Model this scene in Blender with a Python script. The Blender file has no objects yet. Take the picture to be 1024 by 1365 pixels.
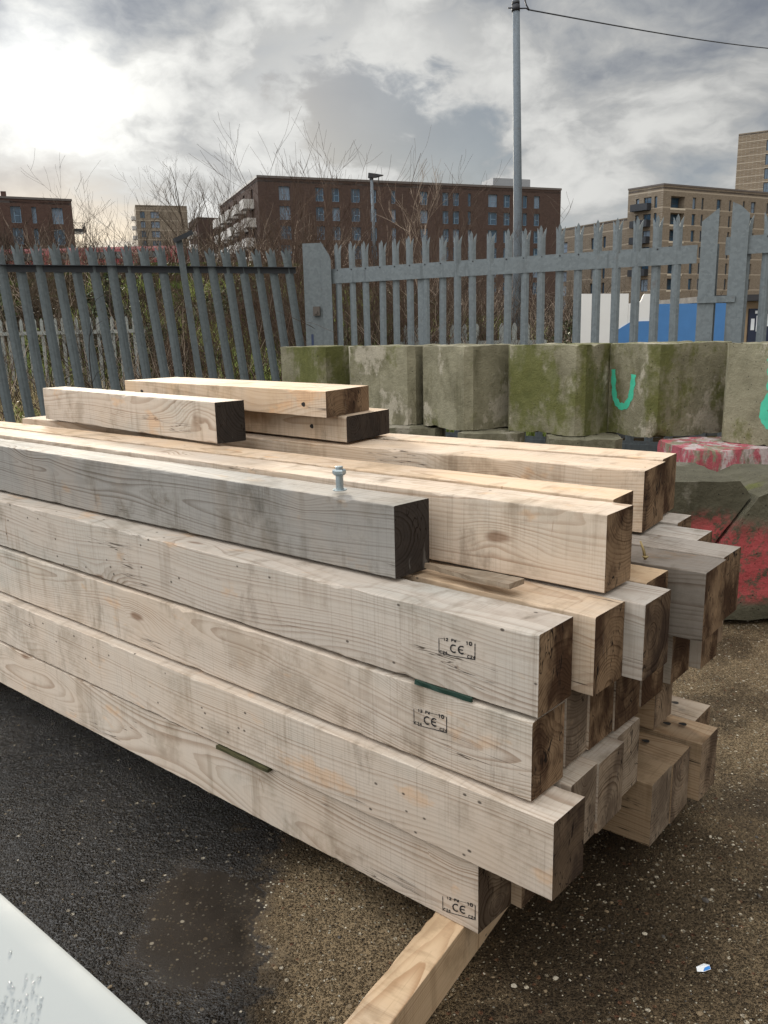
import bpy, bmesh, math, random
from mathutils import Vector, Matrix, noise
from mathutils.bvhtree import BVHTree

scn = bpy.context.scene
COL = scn.collection

# ------------------------------------------------------------------ camera
PITCH, ROLL, EYE = 0.2213, 0.0233, 1.55
cd = bpy.data.cameras.new('camera')
cam = bpy.data.objects.new('camera', cd)
COL.objects.link(cam)
fwd = Vector((0, math.cos(PITCH), -math.sin(PITCH)))
rgt0 = Vector((1, 0, 0))
dwn0 = fwd.cross(rgt0)
rgt = rgt0 * math.cos(ROLL) + dwn0 * math.sin(ROLL)
dwn = -rgt0 * math.sin(ROLL) + dwn0 * math.cos(ROLL)
m = Matrix((rgt, -dwn, -fwd)).transposed().to_4x4()
m.translation = (0, 0, EYE)
cam.matrix_world = m
cd.sensor_fit = 'HORIZONTAL'
cd.sensor_width = 36
cd.lens = 36 * 1090.27 / 1024
cd.clip_start = 0.05
cd.clip_end = 3000
scn.camera = cam

# ------------------------------------------------------------------ sky, sun, exposure
SUN_DIR = Vector((-0.338, 0.907, 0.251)).normalized()
SUN_EL = math.asin(SUN_DIR.z)
SUN_AZ = math.atan2(SUN_DIR.x, SUN_DIR.y)

world = bpy.data.worlds.new('World')
scn.world = world
world.use_nodes = True
scn.view_settings.view_transform = 'Standard'
scn.view_settings.look = 'None'
scn.view_settings.exposure = 0.30
scn.view_settings.gamma = 1
scn.view_settings.use_curve_mapping = False


class NT:
    """short-hand for building node trees"""
    def __init__(self, tree):
        self.t = tree
        tree.nodes.clear()

    def n(self, kind, **kw):
        nd = self.t.nodes.new(kind)
        for k, v in kw.items():
            setattr(nd, k, v)
        return nd

    def set(self, sock, v):
        if isinstance(v, bpy.types.NodeSocket):
            self.t.links.new(v, sock)
        elif isinstance(v, (tuple, list)):
            if len(v) == 3 and sock.type == 'RGBA':
                v = (*v, 1)
            sock.default_value = v
        else:
            sock.default_value = v

    def math(self, op, a, b=0.0, c=0.0, clamp=False):
        nd = self.n('ShaderNodeMath', operation=op, use_clamp=clamp)
        for i, v in enumerate((a, b, c)):
            self.set(nd.inputs[i], v)
        return nd.outputs[0]

    def vmath(self, op, a, b=(0, 0, 0), out=0):
        nd = self.n('ShaderNodeVectorMath', operation=op)
        self.set(nd.inputs[0], a)
        if op == 'SCALE':
            self.set(nd.inputs[3], b)
        else:
            self.set(nd.inputs[1], b)
        return nd.outputs[out]

    def dot(self, a, b):
        return self.vmath('DOT_PRODUCT', a, b, 1)

    def noise(self, vec, scale=1.0, detail=4.0, rough=0.55, dist=0.0, out=0):
        nd = self.n('ShaderNodeTexNoise')
        self.set(nd.inputs['Vector'], vec)
        self.set(nd.inputs['Scale'], scale)
        self.set(nd.inputs['Detail'], detail)
        self.set(nd.inputs['Roughness'], rough)
        self.set(nd.inputs['Distortion'], dist)
        return nd.outputs[out]

    def voro(self, vec, scale=1.0, feature='F1', out='Distance', rnd=1.0):
        nd = self.n('ShaderNodeTexVoronoi', feature=feature)
        self.set(nd.inputs['Vector'], vec)
        self.set(nd.inputs['Scale'], scale)
        self.set(nd.inputs['Randomness'], rnd)
        return nd.outputs[out], nd

    def ramp(self, fac, stops, interp='LINEAR'):
        nd = self.n('ShaderNodeValToRGB')
        cr = nd.color_ramp
        cr.interpolation = interp
        while len(cr.elements) < len(stops):
            cr.elements.new(0.5)
        for e, (p, c) in zip(cr.elements, stops):
            e.position = p
            e.color = (*c, 1) if isinstance(c, (tuple, list)) else (c, c, c, 1)
        self.set(nd.inputs[0], fac)
        return nd.outputs[0]

    def step(self, v, a, b, lo=0.0, hi=1.0):
        nd = self.n('ShaderNodeMapRange', interpolation_type='SMOOTHSTEP')
        for i, x in enumerate((v, a, b, lo, hi)):
            self.set(nd.inputs[i], x)
        return nd.outputs[0]

    def lin(self, v, a, b, lo=0.0, hi=1.0):
        nd = self.n('ShaderNodeMapRange')
        for i, x in enumerate((v, a, b, lo, hi)):
            self.set(nd.inputs[i], x)
        return nd.outputs[0]

    def mix(self, f, a, b, mode='MIX'):
        nd = self.n('ShaderNodeMix', data_type='RGBA', blend_type=mode)
        self.set(nd.inputs[0], f)
        self.set(nd.inputs[6], a)
        self.set(nd.inputs[7], b)
        return nd.outputs[2]

    def sep(self, v):
        nd = self.n('ShaderNodeSeparateXYZ')
        self.set(nd.inputs[0], v)
        return nd.outputs

    def comb(self, x, y, z):
        nd = self.n('ShaderNodeCombineXYZ')
        for i, v in enumerate((x, y, z)):
            self.set(nd.inputs[i], v)
        return nd.outputs[0]

    def bump(self, h, strength=0.3, dist=0.01):
        nd = self.n('ShaderNodeBump')
        self.set(nd.inputs['Height'], h)
        nd.inputs['Strength'].default_value = strength
        nd.inputs['Distance'].default_value = dist
        return nd.outputs[0]


def build_world():
    k = NT(world.node_tree)
    d = k.n('ShaderNodeTexCoord').outputs['Generated']
    x, y, z = k.sep(d)
    up = k.math('MAXIMUM', z, 0.0)
    # clear sky behind the clouds
    sky = k.n('ShaderNodeTexSky', sky_type='NISHITA')
    sky.sun_disc = False
    sky.sun_elevation = SUN_EL
    sky.sun_rotation = SUN_AZ
    sky.air_density = 1.2
    clear = k.mix(1.0, sky.outputs[0], (0.105, 0.105, 0.105), 'MULTIPLY')
    # cloud deck, seen in perspective
    den = k.math('ADD', up, 0.42)
    px = k.math('DIVIDE', x, den)
    py = k.math('DIVIDE', y, den)
    p = k.comb(px, py, 0.0)
    wv = k.vmath('SUBTRACT', k.noise(k.vmath('ADD', p, (2.2, 5.1, 0.7)), 2.6, 5, 0.55, 0.0, 1), (0.5, 0.5, 0.5))
    p = k.vmath('ADD', p, k.vmath('SCALE', wv, 0.22))
    big = k.noise(k.vmath('ADD', p, (3.1, 1.7, 0.4)), 2.0, 4, 0.55, 0.0)
    mid = k.noise(k.vmath('ADD', p, (7.3, 2.2, 1.1)), 4.4, 8, 0.54, 0.0)
    fine = k.noise(k.vmath('ADD', p, (1.3, 9.2, 3.1)), 13.0, 6, 0.6, 0.0)
    n = k.math('ADD', k.math('MULTIPLY', big, 0.40), k.math('ADD', k.math('MULTIPLY', mid, 0.45), k.math('MULTIPLY', fine, 0.15)))
    lum = k.step(n, 0.395, 0.61)
    cloud = k.ramp(lum, [(0.0, (0.185, 0.205, 0.243)), (0.30, (0.305, 0.32, 0.338)), (0.62, (0.42, 0.425, 0.422)), (1.0, (0.63, 0.63, 0.61))])
    # brightening round the veiled sun
    s = k.math('MAXIMUM', k.dot(d, tuple(SUN_DIR)), 0.0)
    halo = k.math('MULTIPLY', k.math('POWER', s, 30.0), k.step(n, 0.40, 0.62, 0.1, 1.0))
    core = k.math('MULTIPLY', k.math('POWER', s, 210.0), k.step(n, 0.36, 0.64, 0.25, 2.0))
    disc = k.math('POWER', s, 600.0)
    glow = k.math('ADD', k.math('MULTIPLY', halo, 0.04), k.math('ADD', k.math('MULTIPLY', core, 0.20), k.math('MULTIPLY', disc, 0.55)))
    glowc = k.mix(1.0, k.comb(glow, glow, glow), (1.0, 0.98, 0.90), 'MULTIPLY')
    cloud = k.mix(1.0, cloud, glowc, 'ADD')
    # a dark blue-grey tear in the deck and a thin blue strip low on the right
    def blob(c, rad, soft):
        v = k.vmath('SUBTRACT', d, tuple(Vector(c).normalized()))
        v = k.vmath('MULTIPLY', v, (1.0, 1.0, 1.25))
        q = k.vmath('LENGTH', v, out=1)
        q = k.math('ADD', q, k.math('MULTIPLY', k.math('SUBTRACT', mid, 0.5), 0.30))
        q = k.math('ADD', q, k.math('MULTIPLY', k.math('SUBTRACT', fine, 0.5), 0.10))
        return k.step(q, rad + soft, rad - soft)
    tear = k.math('MAXIMUM', blob((0.0, 0.973, 0.228), 0.075, 0.022), blob((0.075, 0.975, 0.185), 0.065, 0.03))
    tear = k.math('MULTIPLY', tear, 0.92)
    rim = k.math('SUBTRACT', blob((0.0, 0.973, 0.228), 0.12, 0.035), blob((0.0, 0.973, 0.228), 0.075, 0.022))
    cloud = k.mix(k.math('MULTIPLY', k.math('MAXIMUM', rim, 0.0), 0.45), cloud, (0.62, 0.62, 0.60))
    dusk = k.mix(0.80, clear, (0.125, 0.155, 0.21))
    cloud = k.mix(tear, cloud, dusk)
    gap = k.math('MULTIPLY', k.step(n, 0.56, 0.44), k.step(z, 0.24, 0.03))
    gap = k.math('MULTIPLY', gap, 0.55)
    pale = k.mix(0.70, clear, (0.38, 0.455, 0.54))
    cloud = k.mix(gap, cloud, pale)
    # an overcast sky is brighter overhead than at the horizon
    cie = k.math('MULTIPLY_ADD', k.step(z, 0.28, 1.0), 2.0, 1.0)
    front = k.math('MULTIPLY_ADD', k.step(k.dot(d, (-0.84, -0.54, 0.0)), -0.25, 0.95), 1.9, 1.0)  # unseen sky behind left raised to light timber fronts and block faces
    warm = k.mix(k.step(y, 0.3, -0.9), (1, 1, 1), (1.04, 1.0, 0.93))
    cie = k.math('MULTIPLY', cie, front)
    # the deck is thinner, so brighter, on the sun's side (left) than on the right
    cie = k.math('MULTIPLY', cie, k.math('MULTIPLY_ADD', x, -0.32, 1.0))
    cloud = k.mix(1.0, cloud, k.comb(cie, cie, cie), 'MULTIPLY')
    cloud = k.mix(1.0, cloud, warm, 'MULTIPLY')
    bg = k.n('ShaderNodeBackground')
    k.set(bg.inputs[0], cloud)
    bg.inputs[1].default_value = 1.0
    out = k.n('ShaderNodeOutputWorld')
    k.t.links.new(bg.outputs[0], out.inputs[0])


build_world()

sl = bpy.data.lights.new('sun', 'SUN')
sl.energy = 4.8
sl.angle = math.radians(9)
sl.color = (1.0, 0.91, 0.76)
sun = bpy.data.objects.new('sun', sl)
COL.objects.link(sun)
sun.rotation_euler = (-SUN_DIR).to_track_quat('-Z', 'Y').to_euler()

# ------------------------------------------------------------------ object helpers
RND = random.Random(11)


class MB:
    """collects geometry for ONE mesh object"""
    def __init__(self):
        self.v, self.f, self.mi = [], [], []

    def add(self, vs, fs, mi=0):
        o = len(self.v)
        self.v += [tuple(p) for p in vs]
        self.f += [[i + o for i in q] for q in fs]
        self.mi += [mi] * len(fs)

    def box(self, x0, x1, y0, y1, z0, z1, mi=0, M=None):
        vs = [Vector(p) for p in ((x0, y0, z0), (x1, y0, z0), (x1, y1, z0), (x0, y1, z0), (x0, y0, z1), (x1, y0, z1), (x1, y1, z1), (x0, y1, z1))]
        if M is not None:
            vs = [M @ p for p in vs]
        self.add(vs, [(0, 3, 2, 1), (4, 5, 6, 7), (0, 1, 5, 4), (1, 2, 6, 5), (2, 3, 7, 6), (3, 0, 4, 7)], mi)

    def prism(self, poly, vec, mi=0):
        """poly: list of 3-D points, extruded by vec"""
        n = len(poly)
        a = [Vector(p) for p in poly]
        b = [p + Vector(vec) for p in a]
        self.add(a + b, [tuple(range(n))[::-1], tuple(range(n, 2 * n))] + [(i, (i + 1) % n, n + (i + 1) % n, n + i) for i in range(n)], mi)

    def tube(self, pts, rads, k=6, mi=0, caps=True):
        pts = [Vector(p) for p in pts]
        n = len(pts)
        if isinstance(rads, (int, float)):
            rads = [rads] * n
        vs = []
        for i, p in enumerate(pts):
            t = (pts[min(i + 1, n - 1)] - pts[max(i - 1, 0)]).normalized()
            a = t.cross(Vector((0.31, 0.2, 0.93)) if abs(t.z) < 0.9 else Vector((1, 0, 0))).normalized()
            b = t.cross(a)
            for j in range(k):
                w = 2 * math.pi * j / k
                vs.append(p + (a * math.cos(w) + b * math.sin(w)) * rads[i])
        fs = [(i * k + j, i * k + (j + 1) % k, (i + 1) * k + (j + 1) % k, (i + 1) * k + j) for i in range(n - 1) for j in range(k)]
        if caps:
            fs += [tuple(range(k))[::-1], tuple(range((n - 1) * k, n * k))]
        self.add(vs, fs, mi)

    def mesh(self, name, mats, smooth=False):
        me = bpy.data.meshes.new(name)
        me.from_pydata(self.v, [], self.f)
        for mt in (mats if isinstance(mats, (list, tuple)) else [mats]):
            me.materials.append(mt)
        if any(self.mi):
            me.polygons.foreach_set('material_index', self.mi)
        if smooth:
            me.polygons.foreach_set('use_smooth', [True] * len(me.polygons))
        me.update()
        return me

    def build(self, name, mats, parent=None, smooth=False, loc=None, rotz=0.0):
        return link(name, self.mesh(name, mats, smooth), parent, loc, rotz)


def link(name, data, parent=None, loc=None, rotz=0.0):
    o = bpy.data.objects.new(name, data)
    COL.objects.link(o)
    if parent is not None:
        o.parent = parent
    if loc is not None:
        o.location = loc
    o.rotation_euler = (0, 0, rotz)
    return o


def tag(o, label=None, cat=None, group=None, kind=None):
    if label:
        o['label'] = label
    if cat:
        o['category'] = cat
    if group:
        o['group'] = group
    if kind:
        o['kind'] = kind
    return o


def empty(name, label, cat, loc=(0, 0, 0), rotz=0.0, group=None):
    o = link(name, None, None, loc, rotz)
    o.empty_display_size = 0.1
    return tag(o, label, cat, group)


def new_mat(name):
    mt = bpy.data.materials.new(name)
    mt.use_nodes = True
    k = NT(mt.node_tree)
    out = k.n('ShaderNodeOutputMaterial')
    b = k.n('ShaderNodeBsdfPrincipled')
    k.t.links.new(b.outputs[0], out.inputs[0])
    return mt, k, b


def simple(name, col, rough=0.7, metal=0.0, var=0.25, scale=8.0, bump=0.0, stretch=(1, 1, 1), spec=0.5):
    mt, k, b = new_mat(name)
    p = k.n('ShaderNodeTexCoord').outputs['Object']
    p = k.vmath('MULTIPLY', p, stretch)
    nz = k.noise(p, scale, 5, 0.6)
    c = k.mix(nz, tuple(v * (1 - var) for v in col), tuple(min(1, v * (1 + var)) for v in col))
    k.set(b.inputs['Base Color'], c)
    k.set(b.inputs['Roughness'], k.lin(nz, 0.2, 0.8, max(0.05, rough - 0.1), min(1, rough + 0.1)))
    b.inputs['Metallic'].default_value = metal
    b.inputs['Specular IOR Level'].default_value = spec
    if bump:
        k.set(b.inputs['Normal'], k.bump(k.noise(p, scale * 6, 4), bump, 0.01))
    return mt


def attr(k, name):
    nd = k.n('ShaderNodeAttribute', attribute_type='OBJECT', attribute_name=name)
    return nd.outputs['Fac']


# ------------------------------------------------------------------ timber
def wood_core(k, ring_scale=115.0):
    """solid growth rings round a wandering pith; returns everything the two timber materials need"""
    p0 = k.n('ShaderNodeTexCoord').outputs['Object']
    seed = attr(k, 'grain_seed')
    off = k.comb(k.math('MULTIPLY', seed, 37.0), k.math('MULTIPLY', seed, 11.0), k.math('MULTIPLY', seed, 5.3))
    x, y, z = k.sep(p0)
    q = k.vmath('ADD', p0, off)
    # knots: sparse ellipsoids that bend the rings round them
    kp = k.vmath('MULTIPLY', q, (2.1, 6.0, 6.0))
    kd, kn = k.voro(k.vmath('ADD', kp, k.vmath('SCALE', k.noise(q, 5.0, 2, out=1), 0.22)), 1.0)
    keep = k.math('GREATER_THAN', k.sep(kn.outputs['Color'])[0], 0.36)
    kinf = k.math('MULTIPLY', k.step(kd, 0.42, 0.0), keep)
    knot = k.math('MULTIPLY', k.step(kd, 0.105, 0.045), keep)
    wob = k.noise(k.vmath('MULTIPLY', q, (0.7, 0.7, 0.7)), 1.0, 1, out=1)
    wob = k.vmath('SCALE', k.vmath('SUBTRACT', wob, (0.5, 0.5, 0.5)), 0.26)
    wx, wy, wz = k.sep(wob)
    sy = k.math('MULTIPLY_ADD', k.math('FRACT', k.math('MULTIPLY', seed, 7.13)), -0.15, 0.0)
    sz = k.math('MULTIPLY_ADD', k.math('FRACT', k.math('MULTIPLY', seed, 3.71)), 0.30, -0.05)
    dy = k.math('ADD', k.math('SUBTRACT', y, sy), wy)
    dz = k.math('ADD', k.math('SUBTRACT', z, sz), wz)
    r = k.math('SQRT', k.math('ADD', k.math('MULTIPLY', dy, dy), k.math('MULTIPLY', dz, dz)))
    warp = k.noise(k.vmath('MULTIPLY', q, (2.2, 14, 14)), 1.0, 3, 0.5)
    r = k.math('ADD', r, k.math('MULTIPLY', k.math('SUBTRACT', warp, 0.5), 0.016))
    r = k.math('ADD', r, k.math('MULTIPLY', kinf, 0.030))
    dens = k.noise(k.vmath('MULTIPLY', k.comb(r, seed, 0.0), (16, 50, 1)), 1.0, 1)
    rr = k.math('MULTIPLY', k.math('ADD', r, k.math('MULTIPLY', dens, 0.045)), ring_scale)
    fr = k.math('FRACT', rr)
    late = k.math('MULTIPLY', k.step(fr, 0.30, 0.92), k.step(fr, 1.0, 0.93))
    amp = k.noise(k.comb(k.math('FLOOR', rr), seed, 0.5), 3.7, 0)
    late = k.math('MULTIPLY', late, k.lin(amp, 0.3, 0.7, 0.15, 1.0))
    area = k.noise(k.vmath('MULTIPLY', q, (0.9, 7, 7)), 1.0, 4, 0.6)
    late = k.math('MULTIPLY', late, k.lin(area, 0.36, 0.60, 0.40, 1.15))
    fib = k.noise(k.vmath('MULTIPLY', q, (5, 170, 170)), 1.0, 3, 0.6)
    saw = k.noise(k.vmath('MULTIPLY', q, (230, 2.5, 2.5)), 1.0, 2, 0.5)
    return p0, q, (x, y, z), seed, late, fib, saw, knot, kinf, warp


def timber_side():
    mt, k, b = new_mat('sawn_timber')
    p0, q, (x, y, z), seed, late, fib, saw, knot, kinf, warp = wood_core(k)
    grey, dark, warm = attr(k, 'weathering'), attr(k, 'tone'), attr(k, 'warmth')
    blot = k.noise(k.vmath('MULTIPLY', q, (1.4, 5, 4)), 1.0, 5, 0.6)
    blot2 = k.noise(k.vmath('MULTIPLY', q, (3.1, 3, 2.2)), 1.0, 6, 0.62)
    fresh = k.mix(blot, (0.50, 0.335, 0.20), (0.60, 0.45, 0.30))
    pinkish = k.mix(blot2, (0.475, 0.395, 0.33), (0.55, 0.50, 0.445))
    grn = k.mix(blot, (0.30, 0.295, 0.26), (0.44, 0.42, 0.38))
    silver = k.mix(blot2, (0.185, 0.176, 0.165), (0.36, 0.342, 0.318))
    g1 = k.math('ADD', grey, k.math('MULTIPLY', k.math('SUBTRACT', blot2, 0.5), 1.6), clamp=True)
    old = k.mix(k.step(grey, 0.55, 1.0), k.mix(k.step(blot, 0.45, 0.75), pinkish, grn), silver)
    base = k.mix(g1, k.mix(warm, pinkish, fresh), old)
    # grain
    gl = k.mix(grey, (0.50, 0.34, 0.22), (0.36, 0.29, 0.24))
    base = k.mix(k.math('MULTIPLY', late, k.math('MULTIPLY_ADD', kinf, 0.4, 0.62)), base, k.mix(1.0, base, gl, 'MULTIPLY'))
    base = k.mix(k.step(fib, 0.58, 0.85), base, k.mix(1.0, base, (0.72, 0.68, 0.64), 'MULTIPLY'))
    base = k.mix(k.step(fib, 0.42, 0.15), base, k.mix(1.0, base, (1.14, 1.12, 1.10), 'MULTIPLY'))
    base = k.mix(k.math('MULTIPLY', k.math('MULTIPLY', k.step(saw, 0.50, 0.78), k.step(blot2, 0.38, 0.62)), 0.7), base, k.mix(1.0, base, (0.70, 0.68, 0.66), 'MULTIPLY'))
    base = k.mix(k.math('MULTIPLY', knot, 0.75), base, k.mix(1.0, base, (0.36, 0.24, 0.17), 'MULTIPLY'))
    # run marks down the faces and grime
    run = k.noise(k.vmath('MULTIPLY', q, (15, 5, 1.1)), 1.0, 4, 0.6)
    run = k.math('MULTIPLY', k.step(run, 0.53, 0.68), k.step(blot, 0.38, 0.58))
    base = k.mix(k.math('MULTIPLY', run, 0.6), base, k.mix(1.0, base, (0.58, 0.54, 0.49), 'MULTIPLY'))
    cut = k.noise(k.vmath('MULTIPLY', q, (34, 8, 5)), 1.0, 3, 0.55, 0.7)
    base = k.mix(k.math('MULTIPLY', k.step(cut, 0.70, 0.78), 0.7), base, k.mix(1.0, base, (0.52, 0.40, 0.31), 'MULTIPLY'))
    grime = k.noise(q, 4.6, 7, 0.68)
    base = k.mix(k.math('MULTIPLY', k.step(grime, 0.50, 0.68), 0.7), base, k.mix(1.0, base, (0.62, 0.60, 0.56), 'MULTIPLY'))
    chk = k.noise(k.vmath('MULTIPLY', q, (1.5, 42, 42)), 1.0, 3, 0.6, 0.3)
    chm = k.noise(k.vmath('MULTIPLY', q, (2.2, 9, 9)), 1.0, 3, 0.5)
    check = k.math('MULTIPLY', k.step(k.math('ABSOLUTE', k.math('SUBTRACT', chk, 0.5)), 0.012, 0.003), k.step(chm, 0.60, 0.66))
    base = k.mix(k.math('MULTIPLY', check, 0.9), base, (0.05, 0.036, 0.026))
    stn = k.noise(k.vmath('MULTIPLY', q, (4.5, 3, 1.6)), 1.0, 7, 0.72, 0.4)
    base = k.mix(k.math('MULTIPLY', k.step(stn, 0.58, 0.70), 0.6), base, k.mix(1.0, base, (0.46, 0.44, 0.41), 'MULTIPLY'))
    mud = k.noise(k.vmath('ADD', q, (9, 4, 2)), 3.0, 8, 0.72)
    base = k.mix(k.math('MULTIPLY', k.step(mud, 0.56, 0.66), k.math('MULTIPLY', grey, 0.65)), base, k.mix(1.0, base, (0.50, 0.45, 0.38), 'MULTIPLY'))
    orange = k.noise(k.vmath('MULTIPLY', k.vmath('ADD', q, (1, 8, 3)), (5, 9, 9)), 1.0, 4, 0.6)
    base = k.mix(k.math('MULTIPLY', k.step(orange, 0.62, 0.72), 0.55), base, k.mix(1.0, base, (1.12, 0.86, 0.62), 'MULTIPLY'))
    sp, sn = k.voro(k.vmath('MULTIPLY', q, (22, 34, 34)), 1.0)
    spk = k.math('MULTIPLY', k.step(sp, 0.16, 0.08), k.math('GREATER_THAN', k.sep(sn.outputs['Color'])[1], 0.93))
    base = k.mix(k.math('MULTIPLY', spk, 0.9), base, (0.07, 0.055, 0.045))
    base = k.mix(1.0, base, k.comb(dark, dark, dark), 'MULTIPLY')
    k.set(b.inputs['Base Color'], base)
    k.set(b.inputs['Roughness'], k.lin(fib, 0.2, 0.8, 0.68, 0.9))
    b.inputs['Specular IOR Level'].default_value = 0.18
    h = k.math('ADD', k.math('MULTIPLY', late, -0.35), k.math('ADD', k.math('MULTIPLY', fib, 0.7), k.math('MULTIPLY', saw, 0.8)))
    k.set(b.inputs['Normal'], k.bump(h, 0.35, 0.0022))
    return mt


def timber_end():
    mt, k, b = new_mat('timber_end_grain')
    p0, q, (x, y, z), seed, late, fib, saw, knot, kinf, warp = wood_core(k, 105.0)
    tone = attr(k, 'end_tone')
    n = k.noise(q, 11.0, 6, 0.65)
    n2 = k.noise(q, 30.0, 5, 0.6)
    damp = k.step(k.noise(k.vmath('MULTIPLY', q, (1, 7, 5)), 1.0, 5, 0.65), 0.40, 0.62)
    brown = k.mix(damp, k.mix(n, (0.030, 0.016, 0.010), (0.085, 0.046, 0.026)), k.mix(n, (0.13, 0.08, 0.046), (0.33, 0.225, 0.14)))
    tan = k.mix(damp, k.mix(n, (0.12, 0.09, 0.065), (0.24, 0.19, 0.145)), k.mix(n, (0.22, 0.18, 0.14), (0.40, 0.335, 0.265)))
    black = k.mix(n, (0.013, 0.011, 0.011), (0.055, 0.046, 0.040))
    base = k.mix(k.step(tone, 0.36, 0.95), k.mix(k.step(tone, 0.02, 0.24), black, brown), tan)
    base = k.mix(k.math('MULTIPLY', late, 0.95, clamp=True), base, k.mix(1.0, base, (0.42, 0.36, 0.31), 'MULTIPLY'))
    base = k.mix(k.step(n2, 0.55, 0.8), base, k.mix(1.0, base, (1.45, 1.4, 1.35), 'MULTIPLY'))
    scr = k.noise(k.vmath('MULTIPLY', q, (3, 34, 9)), 1.0, 3, 0.6, 0.8)
    base = k.mix(k.math('MULTIPLY', k.step(scr, 0.66, 0.78), 0.30), base, (0.30, 0.28, 0.26))
    crk = k.noise(k.vmath('MULTIPLY', q, (1, 26, 6)), 1.0, 2, 0.5, 1.2)
    cr = k.math('MULTIPLY', k.step(k.math('ABSOLUTE', k.math('SUBTRACT', crk, 0.5)), 0.016, 0.004), k.step(n, 0.46, 0.54))
    base = k.mix(cr, base, (0.015, 0.01, 0.008))
    k.set(b.inputs['Base Color'], base)
    b.inputs['Roughness'].default_value = 0.8
    b.inputs['Specular IOR Level'].default_value = 0.10
    h = k.math('ADD', k.math('MULTIPLY', n2, 1.0), k.math('MULTIPLY', late, -0.5))
    k.set(b.inputs['Normal'], k.bump(h, 0.4, 0.002))
    return mt


M_SIDE, M_END = timber_side(), timber_end()


def beam_mesh(L, W, H, sk, seed, wear=1.0):
    """local +x runs along the beam away from the near end, the front face is y=0, the beam fills y in [-W, 0]"""
    rd = random.Random(seed)
    n = max(6, int(L / 0.028))
    mb = MB()
    chips = {}
    for _ in range(int(L * 8.0 * wear)):
        i = rd.randrange(0, n)
        c = rd.choice((0, 1, 2, 3, 3, 3))
        for j in range(rd.randrange(1, 4)):
            chips[(i + j, c)] = rd.uniform(0.004, 0.010) * (1.0 if rd.random() < .85 else 1.6)
    bow = rd.uniform(-0.003, 0.003)
    for i in range(n + 1):
        t = i / n
        dz = .0010 * noise.noise((t * L * 2.2, seed * 3.1, 0)) * math.sin(math.pi * t) ** .3
        dy = .0016 * noise.noise((t * L * 1.7, seed * 1.7, 5)) * (min(1, max(0, (t * L - .45) / .4)) if L > 2.4 else 0)
        for c, (cy, cz, sy, sz) in enumerate(((-W, 0, 1, 1), (0, 0, -1, 1), (0, H, -1, -1), (-W, H, 1, -1))):
            c2 = (0, 1, 3, 2)[c]
            rr = chips.get((i, c2), rd.uniform(0.0018, 0.0042))
            r1, r2 = rr * rd.uniform(0.7, 1.2), rr * rd.uniform(0.5, 1.0)
            a = (cy, cz + sz * r2)
            mid = (cy + sy * r1 * 0.30, cz + sz * r2 * 0.30)
            e = (cy + sy * r1, cz)
            tri = (a, mid, e) if c in (0, 2) else (e, mid, a)
            for yy, zz in tri:
                mb.v.append((t * L + yy * math.tan(sk) * (1 - t) + (rd.uniform(-.001, .001) if 0 < i < n else 0), yy + dy, zz + dz))
    K = 12
    for i in range(n):
        for j in range(K):
            mb.f.append([i * K + j, i * K + (j + 1) % K, (i + 1) * K + (j + 1) % K, (i + 1) * K + j])
            mb.mi.append(0)
    mb.f.append(list(range(K))[::-1])
    mb.f.append(list(range(n * K, n * K + K)))
    mb.mi += [1, 1]
    # orient outwards
    mb.f = [q[::-1] for q in mb.f]
    return mb


def place_beam(name, X, Y, z0, H, az, sk, W, L, look, label, cat='timber beam', group='squared timbers of the stack', seed=1, wear=1.0):
    grey, tone, warm, end = look
    me = beam_mesh(L, W, H, sk, seed, wear).mesh(name, [M_SIDE, M_END])
    o = link(name, me, None, (X, Y, z0), math.pi / 2 - az)
    o['weathering'], o['tone'], o['warmth'], o['end_tone'] = float(grey), float(tone), float(warm), float(end)
    o['grain_seed'] = (seed * 0.6180339) % 1.0 + 0.017 * seed
    return tag(o, label, cat, group)


Z = [.126 + .2 * i for i in range(8)]
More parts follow.
